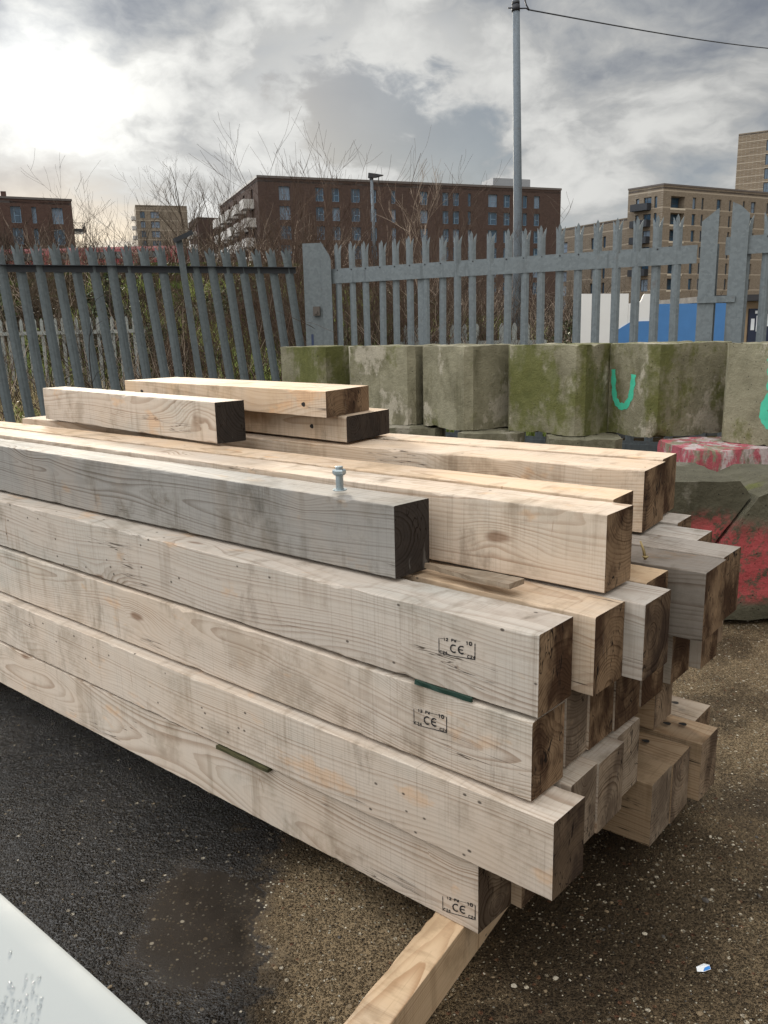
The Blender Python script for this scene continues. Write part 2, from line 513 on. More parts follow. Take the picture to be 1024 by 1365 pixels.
# name: X, Y, row, azimuth, skew, width, length, (weathering, tone, warmth, end tone), label
BEAMS = [
 ('A1', 0.202, 1.690, 0, -.877, .052, .141, 3.9, (.50, 1.08, .3, .62), 'bottom timber of the front face, with a CE stamp close to its near end'),
 ('A2', 0.345, 1.546, 1, -.869, .038, .135, 3.9, (.45, 1.06, .3, .12), 'second timber from the bottom of the front face, jutting out nearest the camera, no stamp'),
 ('A3', 0.308, 1.612, 2, -.865, .043, .134, 3.9, (.58, 1.00, .35, .33), 'third timber up the front face, CE stamp under the green packing strip and dark vertical scars'),
 ('A4', 0.319, 1.611, 3, -.864, .018, .145, 3.9, (.66, 0.92, .1, .30), 'fourth timber up the front face, CE stamp above the green packing strip and pale top'),
 ('A5', 0.025, 1.995, 4, -.874, .111, .127, 3.9, (.98, 0.87, .2, .05), 'silver grey timber with a blackened end and a bolt standing on its top'),
 ('B4', 0.462, 1.709, 3, -.844, .014, .141, 3.8, (.18, 0.95, .8, .38), 'yellowish timber end with curved brown end grain, between two grey timbers of the fourth layer'),
 ('C4', 0.596, 1.783, 3, -.849, .003, .146, 3.8, (.75, 0.92, .1, .14), 'timber with a dark scratched end showing a white streak, right of the yellowish one'),
 ('D4', 0.650, 1.944, 3, -.862, .0, .138, 3.7, (.10, 0.85, 1.0, .3), 'short-reaching timber with a mossy yellow top, tucked between the white-streaked and grooved timbers'),
 ('E4', 0.825, 2.013, 3, -.885, .014, .160, 3.9, (.55, 0.36, .1, .34), 'dark purplish timber with saw grooves across its top, jutting out in the fourth layer'),
 ('F4', 0.928, 2.152, 3, -.872, .017, .142, 3.9, (.70, 0.60, .1, .26), 'grooved-top timber just behind the dark purplish one, reaching farthest right in its layer'),
 ('G4', 0.926, 2.340, 3, -.872, -.02, .140, 3.8, (.85, 1.15, .0, .2), 'wet whitish timber top, the nearer of two behind the grooved timbers'),
 ('H4', 0.943, 2.553, 3, -.876, -.03, .140, 3.8, (.80, 1.15, .1, .2), 'small whitish timber top farthest back in the fourth layer'),
 ('B5', 0.516, 1.841, 4, -.877, .027, .140, 3.9, (.25, 0.98, .45, .40), 'big pinkish brown timber at the top of the stack, with a splintered slat below its end'),
 ('C5', 0.578, 2.012, 4, -.879, -.041, .138, 4.0, (.12, 1.0, .8, .3), 'yellowish timber directly behind the big pinkish brown one, only its top and end edge showing'),
 ('D5', 0.780, 2.402, 4, -.925, -.02, .205, 3.43, (.22, 1.0, .6, .30), 'thick timber with a knot by its chipped corner, carrying the short planks on its far end'),
 ('E5', 0.905, 2.610, 4, -.925, -.02, .150, 3.40, (.20, 1.05, .6, .36), 'timber with an orange brown end pressed behind the knotty chipped timber'),
 ('B3', 0.414, 1.752, 2, -.858, .0, .117, 3.7, (.5, .9, .3, .72), 'grey-ended timber between dark ends in the third layer'),
 ('C3', 0.488, 1.828, 2, -.858, .015, .128, 3.7, (.4, .8, .5, .24), 'dark brown timber end right of the grey one in the third layer'),
 ('D3', 0.577, 1.920, 2, -.858, .031, .140, 3.7, (.4, .75, .5, .20), 'nearly black-brown timber end in the third layer under the yellowish timber'),
 ('E3', 0.687, 2.053, 2, -.858, .02, .140, 3.7, (.4, .8, .6, .36), 'grainy orange brown timber end in the third layer under the white-streaked timber'),
 ('F3', 0.815, 2.190, 2, -.862, .0, .140, 3.7, (.5, .75, .4, .26), 'dark timber end in the third layer under the purplish timber'),
 ('G3', 0.940, 2.292, 2, -.862, .0, .140, 3.7, (.5, .8, .4, .34), 'timber end with a pale edge in the third layer below the grooved tops'),
 ('H3', 1.012, 2.420, 2, -.862, .0, .135, 3.7, (.7, .8, .3, .55), 'greyish timber end farthest right in the third layer'),
 ('B2', 0.414, 1.687, 1, -.862, .0, .139, 3.7, (.5, .85, .4, .70), 'grey rough-ended timber in the second layer beside the one nearest the camera'),
 ('C2', 0.503, 1.782, 1, -.862, .0, .140, 3.7, (.6, .85, .3, .66), 'grey rough-ended timber in the second layer, middle of the three grey ends'),
 ('D2', 0.582, 1.908, 1, -.862, .0, .140, 3.7, (.6, .85, .3, .72), 'grey rough-ended timber in the second layer, set back right of the other two grey ends'),
 ('E2', 0.812, 2.300, 1, -.866, .0, .140, 3.7, (-.3, .6, 1., .58), 'orange timber end in the second layer resting on the holed timbers'),
 ('B1', 0.320, 1.774, 0, -.872, .0, .139, 3.7, (.2, .9, .7, .5), 'small light timber end in the bottom layer right of the CE stamped bottom timber'),
 ('C1', 0.400, 1.890, 0, -.872, .0, .139, 3.7, (.3, .8, .7, .4), 'recessed timber end deep in shade in the bottom layer'),
 ('P1', 0.715, 2.009, 0, -.875, .011, .140, 3.9, (-.3, 0.50, 1., .72), 'bottom timber with an orange side and grey end, nearest of the four bored timbers'),
 ('P2', 0.808, 2.112, 0, -.877, .0, .136, 3.9, (-.2, 0.52, 1., .64), 'bored bottom timber with ribbed end, second from the camera'),
 ('P3', 0.933, 2.224, 0, -.876, .020, .136, 3.9, (.0, 0.6, 1., .58), 'bored bottom timber jutting farthest to the right'),
 ('P4', 0.968, 2.372, 0, -.876, .013, .140, 3.9, (.55, 0.75, .5, .5), 'bored bottom timber with a sunlit top, farthest back of the four'),
]
OBJ = {}
for i, (nm, X, Y, row, az, sk, W, L, look, label) in enumerate(BEAMS):
    OBJ[nm] = place_beam('timber_beam', X, Y, Z[row], .1895, az, sk, W, L, look, label, seed=i + 3)
    OBJ[nm]['w'] = W

# short pieces on top
OBJ['S1'] = place_beam('timber_offcut', -.640, 3.155, Z[5], .160, -.775, .06, .13, 1.60, (.55, .95, .4, .02), 'short rough timber with a charred black end lying on the stack at the left', 'timber offcut', 'short timbers on top of the stack', 71, 3)
OBJ['S2'] = place_beam('timber_offcut', -.135, 3.106, Z[5], .099, -.80, -.20, .30, 1.45, (.30, .90, .8, .06), 'short flat timber with a dark end, under the topmost one', 'timber offcut', 'short timbers on top of the stack', 72)
OBJ['S3'] = place_beam('timber_offcut', -.207, 3.065, Z[5] + .100, .099, -.792, -.25, .30, 1.50, (.20, .98, .8, .18), 'topmost short flat timber of the stack, light brown with a small bolt hole', 'timber offcut', 'short timbers on top of the stack', 73)

# ------------------------------------------------------------------ marks, holes and fittings on the timbers
M_INK = simple('stamp_ink', (0.014, 0.012, 0.014), 0.8, var=0.3, scale=400)
M_HOLE = simple('bore_dark', (0.012, 0.010, 0.009), 0.9)  # shade inside the bolt holes, put into the colour of flat discs
STROKES = {
 'C': [((1, .85), (.7, 1)), ((.7, 1), (.3, 1)), ((.3, 1), (0, .7)), ((0, .7), (0, .3)), ((0, .3), (.3, 0)), ((.3, 0), (.7, 0)), ((.7, 0), (1, .15))],
 '1': [((.2, .8), (.5, 1)), ((.5, 1), (.5, 0))],
 '2': [((0, .8), (.3, 1)), ((.3, 1), (.8, 1)), ((.8, 1), (1, .75)), ((1, .75), (0, 0)), ((0, 0), (1, 0))],
 '4': [((.7, 0), (.7, 1)), ((.7, 1), (0, .35)), ((0, .35), (1, .35))],
 'P': [((0, 0), (0, 1)), ((0, 1), (.8, 1)), ((.8, 1), (1, .75)), ((1, .75), (.8, .5)), ((.8, .5), (0, .5))],
 'W': [((0, 1), (.25, 0)), ((.25, 0), (.5, .7)), ((.5, .7), (.75, 0)), ((.75, 0), (1, 1))],
 '0': [((.2, 0), (0, .3)), ((0, .3), (0, .7)), ((0, .7), (.2, 1)), ((.2, 1), (.8, 1)), ((.8, 1), (1, .7)), ((1, .7), (1, .3)), ((1, .3), (.8, 0)), ((.8, 0), (.2, 0))],
}


def stamp(beam, x0, z0, w, h, slope, gaps, seed):
    """CE grading stamp printed on the front face (y = 0); reads left to right as x falls"""
    rd = random.Random(seed)
    mb = MB()

    def P(u, v):
        return (x0 - u, 0.0009, z0 + v + slope * u)

    def stroke(a, b, t):
        a, b = Vector(a), Vector(b)
        n = max(1, int((b - a).length / 0.004))
        for i in range(n):
            p, q = a.lerp(b, i / n), a.lerp(b, (i + 1) / n)
            dd = (q - p).normalized()
            nn = Vector((-dd.y, dd.x)) * t * rd.uniform(0.95, 1.45) / 2
            p, q = p - dd * t * .25, q + dd * t * .25
            mb.add([P(*(p + nn)), P(*(p - nn)), P(*(q - nn)), P(*(q + nn))], [(0, 1, 2, 3)])

    def text(s, u, v, cw, ch, t):
        for c in s:
            if c != ' ':
                for a, b in STROKES[c]:
                    stroke((u + a[0] * cw, v + a[1] * ch), (u + b[0] * cw, v + b[1] * ch), t)
            u += cw * 1.45
    stroke((0, 0), (0, h), .0016)
    stroke((w, 0), (w, h), .0017)
    stroke((.012, 0), (w, 0), .0017)
    for a, b in gaps:
        stroke((w * a, h), (w * b, h), .0009)
    text('12 PW', w * .13, h * .90, .0052, h * .16, .0016)
    text('10', w * .76, h * .86, .0062, h * .19, .0024)
    text('C24', w * .03, h * .03, .0052, h * .17, .0015)
    text('C24', w * .80, h * .03, .0052, h * .17, .0015)
    # the two round letters: arcs of one circle each
    r = h * .235
    cy = h * .47
    for cx in (w * .42, w * .64):
        pts = [(cx + r * math.cos(t), cy + r * math.sin(t)) for t in [math.radians(60 + 240 * i / 12) for i in range(13)]]
        for a, b in zip(pts, pts[1:]):
            stroke(a, b, .0030)
    stroke((w * .64 - r, cy), (w * .64 + r * .35, cy), .0028)
    return mb.build('stamp', M_INK, beam)


stamp(OBJ['A4'], .261, .084, .100, .038, .10, [(.02, .12), (.5, .6)], 1)
stamp(OBJ['A3'], .324, .085, .097, .040, .09, [(.5, .98)], 2)
stamp(OBJ['A1'], .103, .016, .095, .040, .22, [(.3, .98)], 3)


def bore(beam, x, y, z, r, axis='z', name='bore_hole'):
    """a bolt hole: flat dark disc standing for its shaded inside"""
    mb = MB()
    n = 12
    o = Vector((x, y, z))
    a, b2, up = (Vector((1, 0, 0)), Vector((0, 1, 0)), Vector((0, 0, 1))) if axis == 'z' else (Vector((1, 0, 0)), Vector((0, 0, 1)), Vector((0, 1, 0)))
    ring = [o + (a * math.cos(t) * 1.25 + b2 * math.sin(t)) * r * (1 + .12 * math.sin(3 * t + x * 9)) + up * .0009 for t in [2 * math.pi * i / n for i in range(n)]]
    mb.add(ring, [tuple(range(n))])
    mb.build(name, M_HOLE, beam)


for nm, hs in {'P1': [(.10, .07), (.22, .05)], 'P2': [(.11, .07), (.23, .055)], 'P3': [(.085, .075), (.125, .05)], 'P4': [(.09, .07), (.16, .09)]}.items():
    for hx, hy in hs:
        bore(OBJ[nm], hx, -hy, .1988, .010 if hx < .2 else .008)
bore(OBJ['S3'], .13, 0, .045, .009, 'y')
bore(OBJ['S2'], .20, 0, .05, .009, 'y')
bore(OBJ['S3'], 1.34, 0, .05, .010, 'y')


def chamfer_lathe(mb, prof, c, k=16, hexr=None):
    vs, fs = [], []
    for (r, z) in prof:
        for j in range(k):
            t = 2 * math.pi * j / k
            vs.append((c[0] + r * math.cos(t), c[1] + r * math.sin(t), c[2] + z))
    n = len(prof)
    fs = [(i * k + j, i * k + (j + 1) % k, (i + 1) * k + (j + 1) % k, (i + 1) * k + j) for i in range(n - 1) for j in range(k)]
    fs += [tuple(range(k))[::-1], tuple(range((n - 1) * k, n * k))]
    mb.add(vs, fs)


M_ZINC = simple('zinc_plated_steel', (0.33, 0.38, 0.40), 0.42, 0.75, 0.25, 60)
bolt = empty('threaded_bolt', 'zinc plated bolt with nut and washer standing upright on the silver grey timber', 'bolt', (-.118, 2.171, Z[5] - .0012))
mb = MB()
prof = []
for i in range(40):
    prof += [(.0112 if i % 2 else .0098, .003 + i * .0016)]
chamfer_lathe(mb, [(.0075, 0)] + prof + [(.008, .0655)], (0, 0, 0), 14)
mb.build('shank', M_ZINC, bolt, True)
mb = MB()
chamfer_lathe(mb, [(.019, .0002), (.0195, .0012), (.0195, .003), (.019, .0036)], (0, 0, 0), 24)
mb.build('washer', M_ZINC, bolt)
mb = MB()
chamfer_lathe(mb, [(.0135, .041), (.0185, .0465), (.0185, .054), (.016, .0575)], (0, 0, 0), 6)
mb.build('nut', M_ZINC, bolt)

# packing strips between the layers
M_GREEN = simple('green_packer', (0.006, 0.030, 0.020), 0.6, var=.3, scale=40)
M_MOSSP = simple('mossy_packer', (0.05, 0.046, 0.014), 0.8, var=.95, scale=30)


def strip(beam, x0, x1, zc, mat, label, yo=0.0):
    o = OBJ[beam]
    mb = MB()
    xs = [x0 + (x1 - x0) * i / 8 for i in range(9)]
    a = [Vector((x, .004 + yo + .0012 * math.sin(i * 1.7), zc - .0055)) for i, x in enumerate(xs)]
    t = [Vector((x, .0045 + yo + .0012 * math.sin(i * 2.1), zc + .0045 + .0008 * math.sin(i))) for i, x in enumerate(xs)]
    vs = a + t + [p + Vector((0, -.0032 - p.y + .0005, 0)) for p in a] + [p + Vector((0, -.0032 - p.y + .0005, 0)) for p in t]
    n = len(xs)
    fs = []
    for i in range(n - 1):
        fs += [(i, i + 1, n + i + 1, n + i), (n + i, n + i + 1, 3 * n + i + 1, 3 * n + i), (2 * n + i, 2 * n + i + 1, i + 1, i), (2 * n + i, 3 * n + i, 3 * n + i + 1, 2 * n + i + 1)]
    fs += [(0, n, 3 * n, 2 * n), (n - 1, 3 * n - 1, 4 * n - 1, 2 * n - 1)]
    mb.add(vs, fs)
    b = mb.build('packing_strip', mat, None, False, o.location, o.rotation_euler.z)
    tag(b, label, 'packing strip', 'packing strips between the timber layers')
    return b


strip('A3', .155, .318, .198, M_GREEN, 'dark green packing strip showing between the two upper CE stamped timbers')
strip('A1', .705, .935, .1915, M_MOSSP, 'mossy yellow green packing strip in the seam above the bottom timber', .014)

# splintered slat
mb = MB()
rd = random.Random(5)
n = 14
top, bot = [], []
for i in range(n + 1):
    t = i / n
    x = .30 * t
    w = .008 + .05 * min(1, t * 1.6) + rd.uniform(-.003, .003)
    zz = .004 + .012 * t
    top.append(((x + rd.uniform(-.003, .003), -w * .55 + rd.uniform(-.002, .002), zz + .013), (x, w * .45, zz + .013)))
    bot.append(((x, -w * .55, zz), (x, w * .45, zz)))
jag = [0, .012, -.006, .009]
for i in range(n):
    a, b, c, d = top[i][0], top[i][1], top[i + 1][0], top[i + 1][1]
    e, f_, g, h = bot[i][0], bot[i][1], bot[i + 1][0], bot[i + 1][1]
    mb.add([a, b, c, d, e, f_, g, h], [(0, 2, 3, 1), (4, 5, 7, 6), (0, 4, 6, 2), (1, 3, 7, 5)] + ([(2, 6, 7, 3)] if i == n - 1 else []) + ([(0, 1, 5, 4)] if i == 0 else []))
sp = mb.build('splintered_slat', M_SIDE, None, False, (.105, 2.075, Z[4] + .0005), math.atan2(1.875 - 2.075, .300 - .105))
sp['weathering'], sp['tone'], sp['warmth'], sp['grain_seed'] = .0, .50, .7, .37
tag(sp, 'broken splintered wooden slat wedged under the end of the big pinkish brown timber', 'wood splinter')

# bent screw sticking out by the top beam
M_BRASS = simple('yellow_zinc_screw', (0.30, 0.23, 0.11), 0.5, .7, .3, 50)
scr = empty('wood_screw', 'yellowish screw poking up between the top timber and the grooved tops', 'screw', (.705, 2.13, Z[4]))
mb = MB()
mb.tube([(0, 0, -.004), (-.004, .004, .02), (-.012, .012, .045)], [.0042, .004, .0025], 8)
mb.build('screw_shank', M_BRASS, scr, True)
mb = MB()
chamfer_lathe(mb, [(.004, 0), (.0085, .003), (.009, .005), (.006, .0065)], (.0, 0, .0), 12)
mb.build('screw_head', M_BRASS, scr, True)

# bearers under the stack
e_dir = Vector((math.sin(.578), math.cos(.578), 0))


def bearer(loc, L, W, H, rotz, look, label, seed):
    me = beam_mesh(L, W, H, 0, seed, .8).mesh('timber_bearer', [M_SIDE, M_END])
    o = link('timber_bearer', me, None, loc, rotz)
    o['weathering'], o['tone'], o['warmth'], o['end_tone'], o['grain_seed'] = *map(float, look), (seed * .618) % 1
    return tag(o, label, 'timber bearer', 'bearers under the stack')


ang = math.atan2(e_dir.y, e_dir.x)
bearer((-.115 - e_dir.x * .55, 1.441 - e_dir.y * .55, .001), 2.35, .088, .1235, ang, (.0, 1.06, 1.0, .5), 'fresh yellow timber bearer reaching out from under the stack towards the camera', 91)
ang2 = math.atan2(.75, .66)
bearer((-.52, 2.56, .001), 1.2, .10, .1235, ang2, (.2, .6, .8, .3), 'bearer under the middle of the stack, hidden in shade', 92)
bearer((-2.0, 3.52, .001), 1.45, .10, .1235, ang2, (.2, .6, .8, .3), 'bearer under the far left part of the stack, in deep shade', 93)

# ------------------------------------------------------------------ ground
def ground_mat():
    mt, k, b = new_mat('worn_wet_asphalt')
    p = k.n('ShaderNodeNewGeometry').outputs['Position']
    x, y, z = k.sep(p)
    wn = k.math('SUBTRACT', k.noise(p, 2.6, 6, 0.6), 0.5)
    wf = k.math('SUBTRACT', k.noise(p, 14.0, 5, 0.6), 0.5)
    # worn brown surface east of a ragged edge, dark fresh asphalt west of it
    edge = k.math('ADD', k.math('MULTIPLY_ADD', y, 0.02, x), 0.30)
    edge = k.math('ADD', edge, k.math('ADD', k.math('MULTIPLY', wn, 0.32), k.math('MULTIPLY', wf, 0.22)))
    worn = k.step(edge, -0.085, 0.055)
    line = k.math('MULTIPLY', k.step(k.math('ABSOLUTE', k.math('ADD', edge, 0.03)), 0.016, 0.004), 0.8)
    island = k.math('MULTIPLY', k.step(k.noise(p, 3.3, 5, 0.6), 0.57, 0.60), k.math('MULTIPLY', k.step(edge, -0.20, -0.10), k.step(y, 1.75, 1.95)))
    worn = k.math('MAXIMUM', worn, island)
    # stones
    v1, n1 = k.voro(k.vmath('ADD', p, k.vmath('SCALE', k.noise(p, 60, 2, out=1), 0.006)), 115.0)
    v2, n2 = k.voro(p, 260.0)
    v3, n3 = k.voro(k.vmath('ADD', p, (3.3, 1.2, 0)), 52.0)
    c1 = k.sep(n1.outputs['Color'])
    c2 = k.sep(n2.outputs['Color'])
    c3 = k.sep(n3.outputs['Color'])
    st1 = k.math('MULTIPLY', k.step(v1, 0.42, 0.30), k.math('GREATER_THAN', c1[0], 0.60))
    st2 = k.math('MULTIPLY', k.step(v2, 0.42, 0.26), k.math('GREATER_THAN', c2[0], 0.55))
    st3 = k.math('MULTIPLY', k.step(v3, 0.34, 0.26), k.math('GREATER_THAN', c3[0], 0.78))
    stcol = k.ramp(c1[1], [(0, (0.035, 0.028, 0.022)), (.30, (0.18, 0.128, 0.076)), (.58, (0.40, 0.30, 0.175)), (.82, (0.58, 0.48, 0.32)), (1, (0.80, 0.74, 0.60))])
    stcol2 = k.ramp(c2[1], [(0, (0.05, 0.042, 0.034)), (.5, (0.13, 0.095, 0.06)), (.85, (0.24, 0.18, 0.11)), (1, (0.42, 0.37, 0.28))])
    stcol3 = k.ramp(c3[1], [(0, (0.06, 0.05, 0.04)), (.4, (0.22, 0.165, 0.10)), (1, (0.60, 0.53, 0.41))])
    patch = k.noise(p, 1.7, 5, 0.6)
    binder = k.mix(patch, (0.050, 0.034, 0.020), (0.15, 0.106, 0.060))
    zoneA = k.math('ADD', k.vmath('LENGTH', k.vmath('MULTIPLY', k.vmath('SUBTRACT', p, (-0.10, 1.92, 0)), (1.5, 0.8, 0)), out=1), k.math('MULTIPLY', wn, 0.5))
    dust_and_sun = k.step(zoneA, 0.52, 0.22)
    wider = k.step(k.noise(k.vmath('ADD', p, (7.7, 3, 0)), 1.1, 4, 0.6), 0.50, 0.66)
    dust_and_sun = k.math('MAXIMUM', dust_and_sun, k.math('MULTIPLY', k.math('MAXIMUM', wider, k.step(y, 2.0, 2.9)), k.step(x, 0.5, 1.1)))  # sunlit ground at the right painted in as lighter binder
    binder = k.mix(k.math('MULTIPLY', dust_and_sun, 0.8), binder, k.mix(patch, (0.20, 0.145, 0.085), (0.33, 0.245, 0.145)))
    wc = k.mix(st2, binder, stcol2)
    wc = k.mix(st1, wc, stcol)
    wc = k.mix(st3, wc, stcol3)
    film = k.step(k.noise(p, 5.5, 6, 0.65), 0.42, 0.68)
    wc = k.mix(k.math('MULTIPLY', film, 0.25), wc, k.mix(patch, (0.055, 0.040, 0.026), (0.10, 0.072, 0.044)))
    # dark wet asphalt
    dk = k.mix(patch, (0.016, 0.0135, 0.0115), (0.034, 0.029, 0.025))
    dst = k.mix(1.0, stcol, (0.30, 0.30, 0.30), 'MULTIPLY')
    dk = k.mix(k.math('MULTIPLY', st1, 0.75), dk, dst)
    dk = k.mix(k.math('MULTIPLY', st2, 0.55), dk, k.mix(1.0, stcol2, (0.26, 0.27, 0.29), 'MULTIPLY'))
    rare = k.math('MULTIPLY', st3, k.math('GREATER_THAN', c3[2], 0.62))  # few stones lightened in colour to stand for wet glints
    dk = k.mix(rare, dk, k.mix(1.0, stcol3, (0.7, 0.7, 0.7), 'MULTIPLY'))
    # brown silt puddle in the hollow of the asphalt
    pv = k.vmath('MULTIPLY', k.vmath('SUBTRACT', p, (-0.50, 1.93, 0)), (1.0, 0.62, 0))
    pd = k.math('ADD', k.vmath('LENGTH', pv, out=1), k.math('ADD', k.math('MULTIPLY', wn, 0.42), k.math('MULTIPLY', wf, 0.10)))
    pud = k.math('MULTIPLY', k.step(pd, 0.31, 0.06), 0.85)
    dk = k.mix(k.math('MULTIPLY', pud, 0.5), dk, (0.016, 0.0105, 0.006))
    col = k.mix(worn, dk, wc)
    col = k.mix(line, col, (0.020, 0.017, 0.015))
    # darker ground under the stack ends, damp stains scattered over the rest
    ov = k.vmath('MULTIPLY', k.vmath('SUBTRACT', p, (0.62, 2.02, 0)), (1.0, 0.9, 0))
    od = k.math('ADD', k.vmath('LENGTH', ov, out=1), k.math('MULTIPLY', wn, 0.5))
    dark_patch = k.math('MULTIPLY', k.step(od, 0.52, 0.22), 0.72)
    damp_stain = k.math('MULTIPLY', k.step(k.noise(k.vmath('ADD', p, (4.4, 0, 0)), 2.4, 6, 0.65), 0.47, 0.60), 0.72)
    dark_patch = k.math('MAXIMUM', dark_patch, damp_stain)
    col = k.mix(dark_patch, col, k.mix(1.0, col, (0.34, 0.33, 0.33), 'MULTIPLY'))
    # pale and rusty chips stay visible through the dark patches
    lightc = k.math('MULTIPLY', st1, k.math('GREATER_THAN', c1[1], 0.80))
    col = k.mix(k.math('MULTIPLY', k.math('MULTIPLY', lightc, worn), 0.75), col, stcol)
    rust = k.math('MULTIPLY', st3, k.math('LESS_THAN', c3[1], 0.45))
    col = k.mix(k.math('MULTIPLY', k.math('MULTIPLY', rust, worn), 0.6), col, (0.15, 0.062, 0.030))
    big = k.math('MULTIPLY', st3, k.math('GREATER_THAN', c3[1], 0.72))
    col = k.mix(k.math('MULTIPLY', k.math('MULTIPLY', big, worn), 0.75), col, stcol3)
    pit = k.math('MULTIPLY', k.step(k.noise(p, 85, 3, 0.6), 0.60, 0.70), 0.7)
    col = k.mix(pit, col, k.mix(1.0, col, (0.35, 0.33, 0.32), 'MULTIPLY'))
    k.set(b.inputs['Base Color'], col)
    rw = k.lin(k.noise(p, 9, 5, 0.65), 0.35, 0.65, 0.12, 0.42)
    rw = k.mix(pud, rw, (0.16, 0.16, 0.16))
    ro = k.mix(worn, rw, (0.80, 0.80, 0.80))
    ro = k.mix(k.math('MULTIPLY', dark_patch, worn), ro, (0.55, 0.55, 0.55))
    k.set(b.inputs['Roughness'], ro)
    k.set(b.inputs['Specular IOR Level'], k.math('MULTIPLY', k.lin(worn, 0, 1, 0.6, 0.14), k.lin(pud, 0, 1, 1.0, 0.55)))
    h = k.math('ADD', k.math('MULTIPLY', k.step(v1, 0.5, 0.1), 0.8), k.math('MULTIPLY', k.step(v2, 0.5, 0.1), 0.5))
    h = k.math('ADD', h, k.math('MULTIPLY', k.noise(p, 45, 4), 0.7))
    flat = k.math('SUBTRACT', 1.0, k.math('MULTIPLY', k.step(pud, 0.0, 0.7), 0.995))
    h = k.math('MULTIPLY', h, flat)
    k.set(b.inputs['Normal'], k.bump(h, 1.0, 0.020))
    return mt


mb = MB()
mb.add([(-700, -300, 0), (700, -300, 0), (700, 1200, 0), (-700, 1200, 0)], [(0, 1, 2, 3)])
tag(mb.build('ground', ground_mat()), kind='structure')

# rough soil verge beyond the fence and the railway bank
def soil_mat():
    mt, k, b = new_mat('rough_soil')
    p = k.n('ShaderNodeNewGeometry').outputs['Position']
    a = k.noise(p, 0.45, 6, 0.6)
    c = k.noise(p, 3.0, 6, 0.65)
    col = k.mix(k.step(a, 0.45, 0.58), k.mix(c, (0.010, 0.008, 0.005), (0.045, 0.033, 0.020)), k.mix(c, (0.016, 0.024, 0.007), (0.055, 0.070, 0.020)))
    k.set(b.inputs['Base Color'], col)
    b.inputs['Roughness'].default_value = 1.0
    b.inputs['Specular IOR Level'].default_value = 0.0
    k.set(b.inputs['Normal'], k.bump(c, 0.6, 0.10))
    return mt


M_SOIL = soil_mat()


def bank_z(x, y):
    t = min(1, max(0, (y - 12.5) / 24.0))
    s = t * t * (3 - 2 * t)
    side = min(1, max(0, (9 - x) / 14.0))
    side = side * side * (3 - 2 * side)
    return 0.02 + 4.35 * s * (0.25 + 0.75 * side) + 0.22 * noise.noise((x * .3, y * .3, 1.3)) * min(1, max(0, (y - 10) / 4))


mb = MB()
nx, ny = 70, 40
for j in range(ny + 1):
    for i in range(nx + 1):
        x = -45 + 90 * i / nx
        base = 9.62 + (x - 0) * (-.44) * .0
        y = (9.75 + max(0, abs(x + .8) * 0)) + (44 - 9.75) * (j / ny) ** 1.35
        mb.v.append((x, y, bank_z(x, y)))
for j in range(ny):
    for i in range(nx):
        a = j * (nx + 1) + i
        mb.f.append([a, a + 1, a + nx + 2, a + nx + 1])
        mb.mi.append(0)
tag(mb.build('embankment', M_SOIL, None, True), kind='structure')

# loose chips lying on the surface
M_PEB = [simple('pale_pebble', (0.42, 0.37, 0.29), .8, var=.3, scale=40), simple('tan_pebble', (0.20, 0.145, 0.085), .8, var=.3, scale=40), simple('dark_pebble', (0.06, 0.052, 0.045), .7, var=.3, scale=40)]
ICO_V = []
for a in (0, 1):
    pass
t_ = (1 + 5 ** .5) / 2
ICO_V = [Vector(p).normalized() for p in ((-1, t_, 0), (1, t_, 0), (-1, -t_, 0), (1, -t_, 0), (0, -1, t_), (0, 1, t_), (0, -1, -t_), (0, 1, -t_), (t_, 0, -1), (t_, 0, 1), (-t_, 0, -1), (-t_, 0, 1))]
ICO_F = [(0, 11, 5), (0, 5, 1), (0, 1, 7), (0, 7, 10), (0, 10, 11), (1, 5, 9), (5, 11, 4), (11, 10, 2), (10, 7, 6), (7, 1, 8), (3, 9, 4), (3, 4, 2), (3, 2, 6), (3, 6, 8), (3, 8, 9), (4, 9, 5), (2, 4, 11), (6, 2, 10), (8, 6, 7), (9, 8, 1)]


def pebble(mb, rd, c, r, mi):
    M = Matrix.Rotation(rd.uniform(0, 6.28), 3, 'Z') @ Matrix.Diagonal((r * rd.uniform(.9, 1.5), r * rd.uniform(.7, 1.1), r * rd.uniform(.35, .7)))
    mb.add([M @ (v * rd.uniform(.8, 1.2)) + Vector(c) for v in ICO_V], ICO_F, mi)


mb = MB()
rd = random.Random(21)
for _ in range(7500):
    x, y = rd.uniform(-1.9, 3.2), .95 + 3.6 * rd.random() ** 1.25
    if x < -.3 and rd.random() < .88:
        continue
    r = min(.0095, .0014 + rd.expovariate(1 / .0013))
    mb_i = rd.choices((0, 1, 2), (.26, .5, .24))[0]
    pebble(mb, rd, (x, y, r * .15), r, mb_i)
tag(mb.build('loose_grit', M_PEB), 'loose grit and small stones scattered over the asphalt', kind='stuff')

for (x, y, r, mi, lab) in ((-.638, 1.44, .0085, 1, 'brown pebble on the dark asphalt beside the grey panel'), (-.585, 1.385, .0105, 0, 'pale shell-like stone chip on the dark asphalt beside the grey panel')):
    mb = MB()
    pebble(mb, rd, (0, 0, 0), r, mi)
    tag(mb.build('pebble', M_PEB, None, False, (x, y, r * .45)), lab, 'stone', 'single stones on the asphalt')

